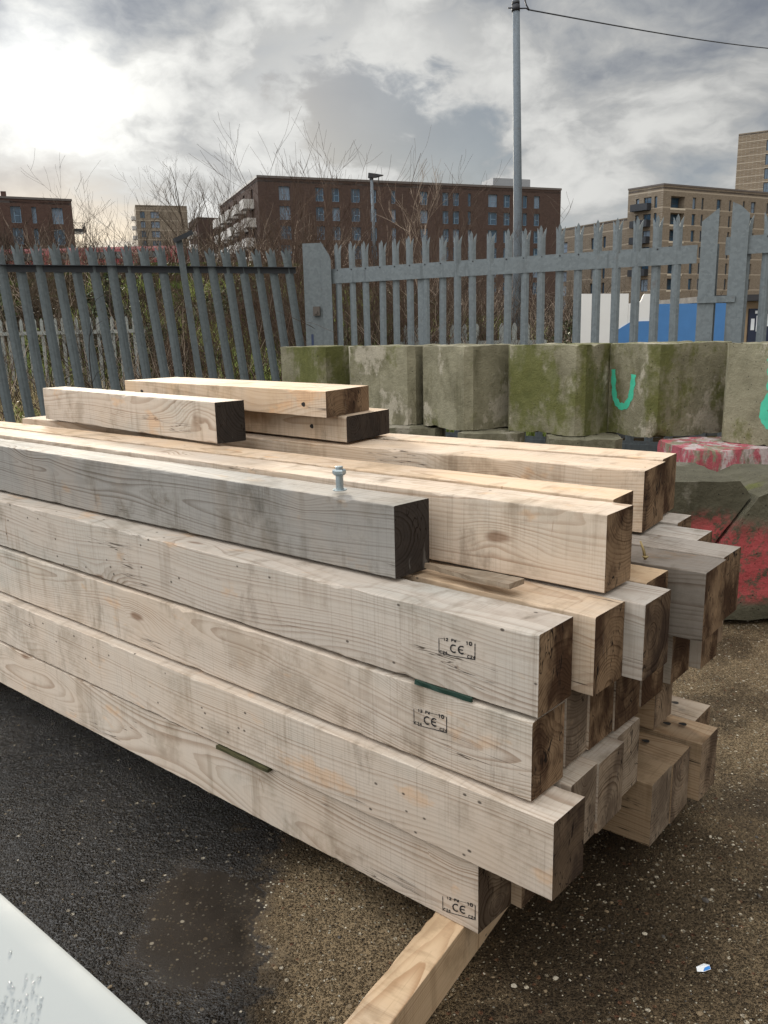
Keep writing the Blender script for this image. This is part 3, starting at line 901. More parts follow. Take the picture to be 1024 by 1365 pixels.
# scrap of printed paper
M_PAPER = simple('white_paper', (0.80, 0.82, 0.84), .6, var=.05)
M_BLUE = simple('blue_print', (0.03, 0.22, 0.62), .5, var=.1)
pp = empty('paper_scrap', 'small torn scrap of white and blue paper lying on the brown asphalt', 'litter', (.752, 1.703, .003), .35)
mb = MB()
g = [(-.018, -.004, .001), (-.004, -.010, .0005), (.016, -.012, .003), (.020, -.002, .006), (.012, .008, .004), (-.012, .007, .003)]
mb.prism(g, (0, 0, .0006))
mb.build('paper', M_PAPER, pp)
mb = MB()
mb.prism([(-.004, -.0095, .0016), (.0155, -.0115, .0041), (.018, -.004, .0063), (.004, -.003, .0038)], (0, 0, .0003))
mb.build('blue_print', M_BLUE, pp)

# ------------------------------------------------------------------ concrete blocks
def concrete_mat(name, moss, paint=None, dark=1.0):
    mt, k, b = new_mat(name)
    p = k.n('ShaderNodeTexCoord').outputs['Object']
    inf = k.n('ShaderNodeObjectInfo').outputs['Random']
    q = k.vmath('ADD', p, k.comb(k.math('MULTIPLY', inf, 41.0), k.math('MULTIPLY', inf, 17.0), 0.0))
    x, y, z = k.sep(p)
    a = k.noise(q, 2.2, 7, 0.62)
    c = k.noise(q, 11.0, 7, 0.66)
    base = k.mix(c, (0.135 * dark, 0.124 * dark, 0.080 * dark), (0.33 * dark, 0.305 * dark, 0.215 * dark))
    base = k.mix(k.step(a, 0.36, 0.66), base, k.mix(c, (0.10 * dark, 0.091 * dark, 0.058 * dark), (0.22 * dark, 0.20 * dark, 0.135 * dark)))
    run = k.noise(k.vmath('MULTIPLY', q, (4, 4, 1.1)), 1.0, 7, 0.7, 0.6)
    base = k.mix(k.math('MULTIPLY', k.step(run, 0.50, 0.66), 0.6), base, k.mix(1.0, base, (0.45, 0.44, 0.35), 'MULTIPLY'))
    lime = k.noise(k.vmath('MULTIPLY', k.vmath('ADD', q, (5, 5, 5)), (3, 3, 2)), 1.0, 6, 0.65)
    base = k.mix(k.math('MULTIPLY', k.step(lime, 0.57, 0.63), 0.7), base, (0.40 * dark, 0.36 * dark, 0.29 * dark))
    ms = k.math('ADD', k.noise(k.vmath('MULTIPLY', q, (2.6, 2.6, 1.5)), 1.0, 6, 0.65), k.math('MULTIPLY', k.noise(q, 25, 4), 0.15))
    msk = k.step(ms, 0.74 - moss * .30, 0.86 - moss * .26)
    base = k.mix(k.math('MULTIPLY', msk, 0.85), base, k.mix(c, (0.045, 0.055, 0.010), (0.125, 0.125, 0.030)))
    hv, hn = k.voro(q, 34.0)
    pit = k.math('MULTIPLY', k.step(hv, 0.16, 0.07), k.math('GREATER_THAN', k.sep(hn.outputs['Color'])[0], 0.72))
    base = k.mix(pit, base, (0.03, 0.027, 0.02))
    if paint:
        base = paint(k, q, (x, y, z), base, a, c)
    k.set(b.inputs['Base Color'], base)
    b.inputs['Roughness'].default_value = 0.9
    b.inputs['Specular IOR Level'].default_value = 0.25
    h = k.math('ADD', k.math('MULTIPLY', c, 1.0), k.math('ADD', k.math('MULTIPLY', pit, -0.8), k.math('MULTIPLY', k.noise(q, 70, 4), 0.35)))
    k.set(b.inputs['Normal'], k.bump(h, 0.9, 0.016))
    return mt


def red_paint(k, q, pz, base, a, c):
    m1 = k.math('MULTIPLY', k.step(k.math('ADD', pz[2], k.math('MULTIPLY', a, -0.25)), 0.45, 0.30), k.step(pz[2], 0.07, 0.13))
    wear = k.step(k.noise(q, 19, 7, 0.75), 0.40, 0.53)
    return k.mix(k.math('MULTIPLY', m1, wear), base, k.mix(c, (0.26, 0.040, 0.045), (0.40, 0.085, 0.085)))


def pink_paint(k, q, pz, base, a, c):
    s = k.noise(k.vmath('MULTIPLY', q, (6, 6, 2)), 1.0, 5, 0.65)
    base = k.mix(k.step(s, 0.42, 0.56), base, k.mix(c, (0.36, 0.30, 0.29), (0.50, 0.42, 0.42)))
    return k.mix(k.math('MULTIPLY', k.step(k.noise(k.vmath('MULTIPLY', q, (8, 8, 3)), 1.0, 6, .7), 0.47, 0.56), .9), base, k.mix(c, (0.28, 0.03, 0.06), (0.42, 0.10, 0.12)))


M_CON = [concrete_mat('cast_concrete', .44), concrete_mat('mossy_concrete', .84), concrete_mat('some_moss_concrete', .62)]
M_DARKCON = concrete_mat('dark_damp_concrete', .12, red_paint, .40)
M_PINK = concrete_mat('painted_concrete', .1, pink_paint, .9)
M_LOW = concrete_mat('low_concrete', .35, None, .7)


def rough_block(U, V, H, ch, seed, rough=.012):
    """chamfered kentledge block; near corner at the local origin, sides run +x (V) and +y (U)"""
    bm = bmesh.new()
    poly = [(ch, 0), (V - ch, 0), (V, ch), (V, U - ch), (V - ch, U), (ch, U), (0, U - ch), (0, ch)]
    lo = [bm.verts.new((x, y, 0)) for x, y in poly]
    hi = [bm.verts.new((x, y, H)) for x, y in poly]
    n = len(poly)
    bm.faces.new(lo[::-1])
    bm.faces.new(hi)
    for i in range(n):
        bm.faces.new((lo[i], lo[(i + 1) % n], hi[(i + 1) % n], hi[i]))
    for e in bm.edges:
        e.smooth = False
    bmesh.ops.triangulate(bm, faces=[f for f in bm.faces if len(f.verts) > 4])
    for _ in range(4):
        long = [e for e in bm.edges if e.calc_length() > .055]
        if not long:
            break
        bmesh.ops.subdivide_edges(bm, edges=long, cuts=1, use_grid_fill=True)
        bmesh.ops.triangulate(bm, faces=[f for f in bm.faces if len(f.verts) > 4])
    bm.normal_update()
    for e in bm.edges:
        e.smooth = e.calc_face_angle(0) < .3
    so = Vector((seed * 3.7, seed * 1.9, seed * .7))
    mv = []
    for v in bm.verts:
        p = v.co
        near = min(abs(p.z), abs(H - p.z))
        edgey = 1.0 if near < .03 else .22
        nz = noise.fractal((p + so) * 7.0, 1.0, 2.0, 4) * rough * edgey + noise.noise((p + so) * 1.6) * rough * .12
        nz -= max(0, noise.noise((p + so) * 9.0) - .25) * .06 * (edgey if near < .03 else .1)
        mv.append((v, v.normal * nz))
    for v, d in mv:
        v.co += d
    return bm


def finish(bm, name, mats, parent=None, loc=None, rotz=0.0):
    me = bpy.data.meshes.new(name)
    bm.to_mesh(me)
    for mt in mats:
        me.materials.append(mt)
    me.polygons.foreach_set('use_smooth', [True] * len(me.polygons))
    return link(name, me, parent, loc, rotz)


BLK_ROT = math.radians(27)
BH = .697
uppers = [
 ((-.56, 7.85), 1, -50, .74, .55, 'farthest concrete block of the upper row, mossy green, beside the steel gate post'),
 ((.28, 7.34), 0, -35, .74, .55, 'concrete block with a smooth grey face, second in the upper row from the gate post'),
 ((.72, 6.82), 0, -55, .66, .55, 'concrete block with a pale lime patch, right of the smooth grey block'),
 ((1.54, 6.33), 1, -46, .74, .60, 'mossiest concrete block, green patches over its face, left of the green U'),
 ((2.02, 6.12), 2, -67, .565, .80, 'concrete block with a green letter U sprayed on its left face'),
 ((2.80, 5.35), 0, -60, .70, .80, 'concrete block at the right edge of the photo with green sprayed marks'),
]
sprayed = []
for i, ((x, y), mi, th, U, V, lab) in enumerate(uppers):
    bm = rough_block(U, V, BH, .055, i + 2, .010)
    ob = finish(bm, 'concrete_block', [M_CON[mi]], None, (x, y, .690), math.radians(th + 90))
    tag(ob, lab, 'concrete block', 'concrete blocks of the upper row')
    if i >= 4:
        sprayed.append((bm, ob))

M_SPRAY = simple('green_spray_paint', (0.05, 0.42, 0.27), .6, var=.25, scale=18)


def spray(bm, parent, strokes, w, seed):
    """sprayed line laid on the left (x = 0) face of a block, following its surface"""
    tree = BVHTree.FromBMesh(bm)
    rd = random.Random(seed)
    mb = MB()
    for pts in strokes:
        dense = []
        for a, b in zip(pts, pts[1:]):
            for i in range(10):
                dense.append(Vector(a).lerp(Vector(b), i / 10))
        dense.append(Vector(pts[-1]))
        rows = []
        for i, p in enumerate(dense):
            t = (dense[min(i + 1, len(dense) - 1)] - dense[max(i - 1, 0)]).normalized()
            nn = Vector((-t.y, t.x))
            row = []
            for j in range(5):
                s = (j / 4 - .5) * w * (1 + .18 * math.sin(i * .7 + seed) + rd.uniform(-.08, .08))
                q = p + nn * s
                hit = tree.ray_cast(Vector((-.4, q.x, q.y)), Vector((1, 0, 0)))
                hp = hit[0] if hit[0] is not None else Vector((0, q.x, q.y))
                row.append(hp + Vector((-.0025, 0, 0)))
            rows.append(row)
        for i in range(len(rows) - 1):
            for j in range(4):
                mb.add([rows[i][j], rows[i][j + 1], rows[i + 1][j + 1], rows[i + 1][j]], [(0, 1, 2, 3)])
    return mb.build('sprayed_mark', M_SPRAY, parent, True)


# the left face as seen from the camera: local y falls from left to right
bm5, o5 = sprayed[0]
spray(bm5, o5, [[(.46, .50), (.45, .38), (.43, .27), (.37, .215), (.30, .22), (.245, .29), (.225, .40), (.22, .47)]], .052, 3)
bm6, o6 = sprayed[1]
spray(bm6, o6, [[(.30, .60), (.29, .50), (.29, .385)], [(.17, .36), (.24, .375), (.30, .335), (.335, .255), (.32, .175), (.25, .135), (.16, .15)], [(.29, .55), (.20, .56)]], .065, 8)

# lower course
lower = [((-.9, 7.75), M_LOW, 'low concrete block under the far end of the upper row, mostly behind the stack'),
         ((-.02, 7.25), M_LOW, 'low concrete block under the smooth grey block, behind the timbers'),
         ((.62, 6.72), M_LOW, 'low concrete block under the lime-patched block, behind the timbers'),
         ((1.28, 6.22), M_LOW, 'low concrete block under the mossiest block, its top edge showing above the timbers')]
for i, ((x, y), mt, lab) in enumerate(lower):
    bm = rough_block(.60, .55, .682, .06, i + 20)
    tag(finish(bm, 'concrete_block', [mt], None, (x, y, .001), math.radians(-8)), lab, 'concrete block', 'concrete blocks of the lower row')
bm = rough_block(.62, 1.25, .684, .06, 31)
tag(finish(bm, 'concrete_block', [M_PINK], None, (2.10, 5.52, .001), math.radians(4)), 'low concrete block splashed with pink and crimson paint under the right-hand blocks', 'concrete block', 'concrete blocks of the lower row')

# broken block standing in front: two halves either side of a diagonal crack
brk = empty('broken_concrete_block', 'dark damp concrete block split by a diagonal crack, red paint on its lower right part', 'concrete block', (0, 4.05, .03))


def chunk(poly, depth, y0, seed, cham=None):
    bm = bmesh.new()
    fr = [bm.verts.new((x, y0, z)) for x, z in poly]
    bk = [bm.verts.new((x, y0 + depth, z)) for x, z in poly]
    n = len(poly)
    bm.faces.new(fr)
    bm.faces.new(bk[::-1])
    for i in range(n):
        bm.faces.new((fr[(i + 1) % n], fr[i], bk[i], bk[(i + 1) % n]))
    bmesh.ops.recalc_face_normals(bm, faces=bm.faces[:])
    for e in bm.edges:
        e.smooth = False
    bmesh.ops.triangulate(bm, faces=[f for f in bm.faces if len(f.verts) > 4])
    for _ in range(5):
        long = [e for e in bm.edges if e.calc_length() > .05]
        if not long:
            break
        bmesh.ops.subdivide_edges(bm, edges=long, cuts=1, use_grid_fill=True)
        bmesh.ops.triangulate(bm, faces=[f for f in bm.faces if len(f.verts) > 4])
    bm.normal_update()
    for e in bm.edges:
        e.smooth = e.calc_face_angle(0) < .3
    so = Vector((seed, seed * 2.1, 0))
    mv = [(v, v.normal * (noise.fractal((v.co + so) * 9, 1, 2, 4) * .008)) for v in bm.verts]
    for v, d in mv:
        v.co += d
    return bm


finish(chunk([(1.05, 0), (1.46, 0), (1.60, .23), (1.695, .42), (1.86, .645), (1.80, .725), (1.05, .735)], .60, 0, 3), 'block_half', [M_DARKCON], brk)
finish(chunk([(1.495, 0), (2.60, 0), (2.60, .70), (2.02, .71), (1.885, .650), (1.725, .42), (1.63, .22)], .62, -.04, 9), 'block_half', [M_DARKCON], brk)

# ------------------------------------------------------------------ steel palisade fences
def galv(name, col, rough=.5, metal=.55):
    mt, k, b = new_mat(name)
    p = k.n('ShaderNodeTexCoord').outputs['Object']
    inf = k.n('ShaderNodeObjectInfo').outputs['Random']
    q = k.vmath('ADD', p, k.comb(k.math('MULTIPLY', inf, 13.0), 0.0, k.math('MULTIPLY', inf, 7.0)))
    a = k.noise(q, 9.0, 6, 0.6)
    v, n = k.voro(k.vmath('ADD', q, k.vmath('SCALE', k.noise(q, 20, 2, out=1), .02)), 45.0)
    sp = k.sep(n.outputs['Color'])[0]
    c = k.mix(a, tuple(x * .72 for x in col), tuple(x * 1.2 for x in col))
    c = k.mix(k.math('MULTIPLY', sp, .40), c, tuple(x * 1.6 for x in col))
    st = k.noise(k.vmath('MULTIPLY', q, (14, 14, 1.6)), 1.0, 4)
    c = k.mix(k.math('MULTIPLY', k.step(st, .58, .72), .5), c, tuple(x * .5 for x in col))
    rs = k.noise(q, 6.0, 6, 0.7)
    c = k.mix(k.math('MULTIPLY', k.step(rs, .60, .72), .45), c, (col[0] * .75, col[0] * .5, col[0] * .34))
    k.set(b.inputs['Base Color'], c)
    b.inputs['Metallic'].default_value = metal
    k.set(b.inputs['Roughness'], k.lin(a, .3, .7, rough - .08, rough + .12))
    return mt


M_GALV = galv('galvanised_steel', (0.120, 0.138, 0.148), .6, .25)
M_GALVD = galv('dark_galvanised_steel', (0.098, 0.116, 0.124), .65, .2)
M_RAILD = simple('dark_rail_steel', (0.035, 0.038, 0.045), .6, .3)  # left rail's shade put into the steel colour; post cap shares it
M_BOLT = simple('bolt_head_steel', (0.03, 0.03, 0.035), .6, .4)
M_PALEGALV = galv('pale_weathered_galvanised', (0.20, 0.21, 0.20), .75, .1)


def pale_mesh(H, wf=1.0):
    """W-section pale with three points at the top, local z up, faces -y; the outer points are splayed"""
    mb = MB()
    th = .0032
    secs = [((-.036 * wf, .004), (-.014 * wf, -.010)), ((-.014 * wf, -.010), (.014 * wf, -.010)), ((.014 * wf, -.010), (.036 * wf, .004))]
    for i, ((xa, ya), (xb, yb)) in enumerate(secs):
        d = Vector((xb - xa, yb - ya, 0))
        nrm = Vector((-d.y, d.x, 0)).normalized() * th
        a, b = Vector((xa, ya, 0)), Vector((xb, yb, 0))
        zt = H - .115
        c = (a + b) / 2
        if i == 1:
            pr = [(a, 0), (b, 0), (b, zt), (b + Vector((.001, 0, 0)), H - .035), (c, H), (a - Vector((.001, 0, 0)), H - .035), (a, zt)]
            poly = [Vector((p.x, p.y - (.004 if z > zt else 0), z)) for p, z in pr]
            mb.prism(poly, nrm)
        else:
            s = -1 if i == 0 else 1
            out = Vector((s * .010, .016, 0))
            o2 = Vector((s * .018, .028, 0))
            mb.prism([Vector((a.x, a.y, 0)), Vector((b.x, b.y, 0)), Vector((b.x, b.y, zt)), Vector((a.x, a.y, zt))], nrm)
            ia, ib = (a, b)
            lo = [Vector((ia.x, ia.y, zt)), Vector((ib.x, ib.y, zt))]
            mid = [lo[0] + out * .5 + Vector((0, 0, .045)), lo[1] + out * .35 + Vector((0, 0, .045))]
            tip = (mid[0] + mid[1]) / 2 + o2 * .55 + Vector((s * .004, 0, .05))
            mb.prism([lo[0], lo[1], mid[1], mid[0]], nrm)
            mb.prism([mid[0], mid[1], tip], nrm)
    return mb


def fence_run(name, label, P0, ang, idxs, step, H, mat, rail_z, rail_side, rail_mat, lean=0.0, group='palisade fence panels', bolts=True, rail_h=.055, railspan=None):
    root = empty(name, label, 'fence', (*P0, 0), ang, group)
    me = pale_mesh(H, 1.3 if lean else 1.12).mesh('pale', mat)
    rd = random.Random(len(idxs))
    sh = Matrix.Identity(4)
    for i in idxs:
        o = link('pale', me, root)
        l_ = lean * (.65 + .7 * (i - idxs[0]) / max(1, len(idxs))) + rd.uniform(-.012, .012)
        o.location = (i * step + lean * 0, 0, rd.uniform(-.012, .012))
        o.rotation_euler = (rd.uniform(-.008, .008), l_ if lean else rd.uniform(-.006, .006), rd.uniform(-.06, .06))
        if lean:
            # the run leans sideways along its own line: pivot at the rail
            o.location.x = i * step - l_ * rail_z
    a, b = railspan if railspan else (idxs[0] * step - .1, idxs[-1] * step + .1)
    for zr in (rail_z, .42):
        mb = MB()
        if rail_side < 0:     # angle in front of the pales, with a flat top flange
            mb.box(a, b, -.024, -.018, zr - rail_h * 1.2, zr)
            mb.box(a, b, -.0178, .0, zr - .004, zr + .0)
            mb.box(a, b, -.0145, -.0115, zr + .0005, zr + .030)
        else:
            mb.box(a, b, -.018, -.013, zr - rail_h, zr)
            mb.box(a, b, -.060, -.0182, zr - .005, zr)
        mb.build('rail', rail_mat, root)
    if bolts:
        bmsh = MB()
        chamfer_lathe(bmsh, [(.008, 0), (.008, .004), (.005, .006)], (0, 0, 0), 8)
        bme = bmsh.mesh('rail_bolt', M_BOLT)
        for i in idxs:
            o = link('rail_bolt', bme, root)
            o.location = (i * step, -.0146 if rail_side < 0 else -.0182, rail_z + (.014 if rail_side < 0 else -.025))
            o.rotation_euler = (math.pi / 2, 0, 0)
    return root


# right-hand run: 21 pales, then the two pointed posts, then the next panel
RA = math.radians(-30.24)
right = fence_run('palisade_fence', 'galvanised palisade fence running behind the concrete blocks from the gate post to the pointed posts', (-.443, 9.385), RA, list(range(0, 21)), .18, 2.47, M_GALV, 2.168, -1, M_GALV, rail_h=.105, railspan=(-.17, 3.76))
ux, uy = math.cos(RA), math.sin(RA)
right2 = fence_run('palisade_fence', 'further galvanised palisade panel beyond the two pointed posts at the right edge', (-.443 + ux * 4.14, 9.385 + uy * 4.14, ), RA, list(range(0, 9)), .18, 2.44, M_GALV, 2.215, -1, M_GALV, rail_h=.10, railspan=(-.15, 1.6))
# a round-the-back strut half way along the right run
mb = MB()
mb.box(.98, 1.06, .01, .05, 0, 2.15)
mb.build('fence_post', M_GALV, right)


def pointed_post(loc, poly, th, label):
    root = empty('fence_post', label, 'fence post', loc, RA, 'pointed steel posts')
    mb = MB()
    mb.prism([(x, 0, z) for x, z in poly], (0, th, 0))
    mb.build('post_plate', M_GALV, root)
    mb = MB()
    w = max(p[0] for p in poly)
    mb.box(w * .45, w * .55, th + .0005, .10, 0, 2.2)
    mb.build('post_web', M_GALV, root)
    mb = MB()
    mb.box(0, w, .1005, .108, 0, 2.2)
    mb.build('post_flange', M_GALV, root)
    return root


def on_right(s, off):
    return (-.443 + ux * s + uy * off * -1 * -1, 9.385 + uy * s - ux * off, 0)


p1 = pointed_post(on_right(3.79, .045), [(0, 0), (.138, 0), (.138, 2.485), (.118, 2.475), (0, 2.385)], .009, 'left one of two flat pointed steel posts, its top slanting up to the right')
p2 = pointed_post(on_right(4.03, .045), [(0, 0), (.140, 0), (.140, 2.42), (.07, 2.49), (.0, 2.525)], .009, 'right one of two flat pointed steel posts, taller, its top slanting down to the right')
mb = MB()
mb.box(-.012, .30, -.020, -.011, 1.70, 1.755)
tag(mb.build('latch_bar', M_GALV, None, False, on_right(3.80, .045), RA), 'short steel bar bolted across between the two pointed posts', 'latch bar')

# big box post at the corner
gp = empty('gate_post', 'thick square galvanised gate post with a slanted top plate and a lock box', 'gate post', (-.83, 9.42, 0), RA * .25)
mb = MB()
mb.box(0, .205, 0, .15, 0, 2.475)
mb.build('post_body', M_GALV, gp)
mb = MB()
mb.prism([(.2055, -.02, 0), (.315, -.02, 0), (.315, -.02, 2.28), (.30, -.02, 2.34), (.2055, -.02, 2.49)], (0, .012, 0))
mb.build('post_plate', M_GALV, gp)
mb = MB()
mb.box(.10, .175, -.045, -.0005, 1.70, 1.80)
mb.box(.12, .15, -.06, -.0455, 1.72, 1.75)
mb.build('lock_box', simple('rusty_lock', (0.10, 0.085, 0.075), .7, .3), gp)
mb = MB()
mb.box(.06, .085, -.004, -.0003, 1.38, 1.50)
mb.build('slot', simple('blue_slot', (0.02, 0.035, 0.09), .6), gp)

# left-hand run: leaning sideways along its own line, rail on the near side
LA = math.radians(24.33)
left = fence_run('palisade_fence', 'dark leaning palisade fence at the left, all its pales tilted to the left', (-3.472, 8.275), LA, [i for i in range(-5, 17) if i != 9], .17, 2.44, M_GALVD, 2.225, 1, M_RAILD, lean=-.080, rail_h=.066, bolts=False, railspan=(-1.1, 2.80))
mb = MB()
M = Matrix.Translation((9 * .17 + .08 * 2.23 + .02, -.075, 0)) @ Matrix.Rotation(-.08, 4, 'Y')
mb.box(-.032, .032, -.012, .012, 0, 2.50, M=M)
mb.build('fence_post', M_GALVD, left)
mb = MB()
M2 = M @ Matrix.Translation((.05, 0, 2.52)) @ Matrix.Rotation(-.35, 4, 'Y')
mb.box(-.10, .10, -.05, .05, -.022, .022, M=M2)
mb.build('post_cap', M_RAILD, left)

# far pale palisade runs, their pales only a few pixels wide
def far_fence(label, P0, P1, n, H):
    a = math.atan2(P1[1] - P0[1], P1[0] - P0[0])
    L = math.hypot(P1[0] - P0[0], P1[1] - P0[1])
    root = empty('palisade_fence', label, 'fence', (*P0, bank_z(*P0) - .1), a, 'pale palisade fences in the background')
    mb = MB()
    dz = bank_z(*P1) - bank_z(*P0)
    for i in range(n):
        x = L * i / (n - 1)
        w = .036
        z1 = H + dz * i / (n - 1) * 0
        mb.prism([(x - w, 0, -.6), (x + w, 0, -.6), (x + w, 0, z1 - .06), (x + w * .4, 0, z1 - .015), (x, 0, z1), (x - w * .4, 0, z1 - .015), (x - w, 0, z1 - .06)], (0, .012, 0))
    tag(mb.build('pale_row', M_PALEGALV, root), kind='stuff')
    mb = MB()
    mb.box(-.1, L + .1, -.03, -.002, H - .32, H - .25)
    mb.build('rail', M_PALEGALV, root)


far_fence('pale palisade fence seen through the left fence beyond the dry grass', (-10.5, 17.6), (-4.6, 16.2), 40, 1.50)
far_fence('pale palisade fence tips showing low between the pales right of the middle', (.4, 12.9), (2.3, 12.0), 12, 1.62)

# ------------------------------------------------------------------ boards and cabin beyond the right fence
M_WHITE = simple('white_board', (0.72, 0.71, 0.70), .6, var=.06, scale=3)
M_BLUEB = simple('blue_board', (0.055, 0.18, 0.42), .55, var=.15, scale=5)
hd = empty('hoarding', 'white and blue painted hoarding behind the right-hand palisade fence', 'hoarding', (0, 11.0, 0))


def board(poly, y, th, mat):
    mb = MB()
    mb.prism([(x, y, z) for x, z in poly], (0, th, 0))
    return mb.build('board', mat, hd)


notch = [(3.24, 1.905)] + [(3.24 + .0 + .15 * math.sin(t), 1.905 - .11 + .11 * math.cos(t) - .03) for t in ()]
curve = [(3.26 + .135 * (1 - math.cos(t)), 1.905 - .125 * math.sin(t)) for t in [math.pi / 2 * i / 6 for i in range(7)]]
board([(2.64, .95), (3.255, .95), (3.255, 1.915), (2.64, 1.925)], 0, .025, M_WHITE)
board([(3.258, .95), (3.60, .95), (3.60, 1.905), (3.46, 1.905)] + [(3.46 - .06 * (1 - math.cos(t)) - .02, 1.905 - .11 * math.sin(t)) for t in [math.pi / 2 * i / 6 for i in range(1, 7)]] + [(3.258, 1.79)], .0005, .025, M_WHITE)
board([(3.603, .95), (4.75, .95), (4.75, 1.765), (3.603, 1.775)], .001, .025, M_BLUEB)
board([(3.06, .95), (3.60, .95), (3.60, 1.56), (3.30, 1.56), (3.06, 1.42)], -.012, .010, M_BLUEB)

mb = MB()
mb.box(2.62, 4.77, .03, .08, 0, .945)
mb.build('plinth', simple('plinth_dark', (.05, .05, .05), .9), hd)
M_TAN = simple('tan_timber_post', (0.42, 0.29, 0.17), .8, var=.2, scale=9)
M_SHED = simple('dark_shed_boards', (0.035, 0.033, 0.036), .8, var=.3, scale=9)
M_NAVY = simple('navy_board', (0.014, 0.022, 0.05), .5)
M_YEL = simple('yellow_sticker', (0.70, 0.55, 0.06), .6)
cb = empty('cabin', 'dark timber cabin with a tan corner post and a notice board at the right edge', 'cabin', (0, 12.0, 0))
mb = MB()
mb.box(4.70, 5.02, 0, .05, 0, 1.78)
mb.build('doorway', M_SHED, cb)  # dark sheet put in for the shade inside the opening
mb = MB()
mb.box(5.02, 7.2, .02, 2.4, 0, 1.80)
mb.build('wall', M_TAN, cb)
mb = MB()
mb.box(5.00, 5.115, -.06, .018, 0, 1.80)
mb.build('post', M_TAN, cb)
mb = MB()
mb.box(4.62, 7.4, -.22, 2.6, 1.805, 1.89)
mb.build('roof', M_SHED, cb)
mb = MB()
mb.box(5.28, 6.4, -.02, .018, .9, 1.70)
nb = mb.build('notice_board', M_NAVY, cb)
for (x0, x1, z0, z1, mt) in ((5.31, 5.36, 1.40, 1.56, M_PAPER), (5.385, 5.475, 1.38, 1.60, M_PAPER), (5.41, 5.45, 1.47, 1.55, M_YEL), (5.52, 5.62, 1.45, 1.62, M_PAPER), (5.36, 5.46, 1.63, 1.67, M_PAPER)):
    mb = MB()
    yy = -.0235 if mt is M_PAPER else -.026
    mb.box(x0, x1, yy, -.0205 if mt is M_PAPER else -.0238, z0, z1)
    mb.build('notice', mt, nb)

# ------------------------------------------------------------------ pole with wire, street lamp
M_POLE = galv('pole_steel', (0.115, 0.135, 0.155), .75, .1)
pole = empty('utility_pole', 'tall grey steel utility pole rising behind the right-hand fence', 'utility pole', (2.61, 16, 0))
mb = MB()
mb.tube([(0, 0, 0), (0, 0, 3.6), (-.085, 0, 7.35)], [.086, .080, .064], 20)
mb.build('pole_shaft', M_POLE, pole, True)
mb = MB()
mb.tube([(-.08, 0, 6.94), (-.081, 0, 7.04)], [.074, .074], 20)
mb.tube([(-.081, 0, 7.05), (-.082, 0, 7.10)], [.070, .070], 20)
mb.build('clamp', M_BOLT, pole, True)
mb = MB()
mb.tube([(-.01, 0, 6.99), (.10, 0, 6.99), (.16, .02, 6.97)], [.012, .011, .016], 6)
mb.tube([(-.22, 0, 7.0), (-.15, 0, 7.0)], .012, 6)
mb.build('bracket', M_BOLT, pole, True)
wp = []
a, b = Vector((2.77, 16.02, 6.97)), Vector((15.2, 29.5, 10.02))
for i in range(25):
    t = i / 24
    p = a.lerp(b, t)
    p.z -= .12 * math.sin(math.pi * t)
    wp.append(p)
mb = MB()
mb.tube([(2.70, 16, 7.35), (2.69, 16, 7.12), (2.71, 16, 7.05), (2.77, 16.02, 6.97)] + wp[1:], .013, 5)
tag(mb.build('overhead_wire', M_BOLT), 'thin dark overhead wire running right from the utility pole', 'wire')

lamp = empty('street_lamp', 'distant street lamp with a dark flat head behind the bare shrubs', 'street lamp', (-.12, 36, bank_z(0, 36)))
zb = bank_z(0, 36)
mb = MB()
mb.tube([(0, 0, 0), (-.07, 0, 7.62 - zb)], [.085, .062], 10)
mb.build('lamp_post', M_POLE, lamp, True)
mb = MB()
mb.prism([(-.22, -.1, 7.62 - zb), (.12, -.1, 7.62 - zb), (.42, -.1, 7.70 - zb), (.10, -.1, 7.76 - zb), (-.20, -.1, 7.80 - zb)], (0, .2, 0))
mb.tube([(-.08, 0, 7.55 - zb), (-.08, 0, 7.63 - zb)], .09, 10)
mb.tube([(.22, 0, 7.65 - zb), (.22, 0, 7.38 - zb)], .02, 6)
mb.build('lamp_head', M_BOLT, lamp)

# ------------------------------------------------------------------ buildings
def brick_mat(name, c1, c2, mortar, band=None, bw=1.2):
    mt, k, b = new_mat(name)
    p = k.n('ShaderNodeTexCoord').outputs['Object']
    x, y, z = k.sep(p)
    w = k.comb(k.math('ADD', x, y), z, 0.0)
    bt = k.n('ShaderNodeTexBrick')
    k.set(bt.inputs['Vector'], w)
    bt.inputs['Scale'].default_value = bw
    bt.inputs['Color1'].default_value = (*c1, 1)
    bt.inputs['Color2'].default_value = (*c2, 1)
    bt.inputs['Mortar'].default_value = (*mortar, 1)
    bt.inputs['Mortar Size'].default_value = .03
    n = k.noise(p, 2.2, 6, .7)
    n2 = k.noise(k.vmath('MULTIPLY', p, (1, 1, 5)), 1.1, 5, .7)
    col = k.mix(1.0, bt.outputs[0], k.mix(n, (.72, .72, .72), (1.22, 1.2, 1.18)), 'MULTIPLY')
    col = k.mix(k.step(n2, .5, .7), col, k.mix(1.0, col, (.75, .74, .72), 'MULTIPLY'))
    if band:
        f = k.math('FRACT', k.math('DIVIDE', z, band[0]))
        col = k.mix(k.math('MULTIPLY', k.step(k.math('ABSOLUTE', k.math('SUBTRACT', f, .5)), band[1], band[1] * .4), .8), col, band[2])
    k.set(b.inputs['Base Color'], col)
    b.inputs['Roughness'].default_value = .9
    b.inputs['Specular IOR Level'].default_value = .2
    return mt


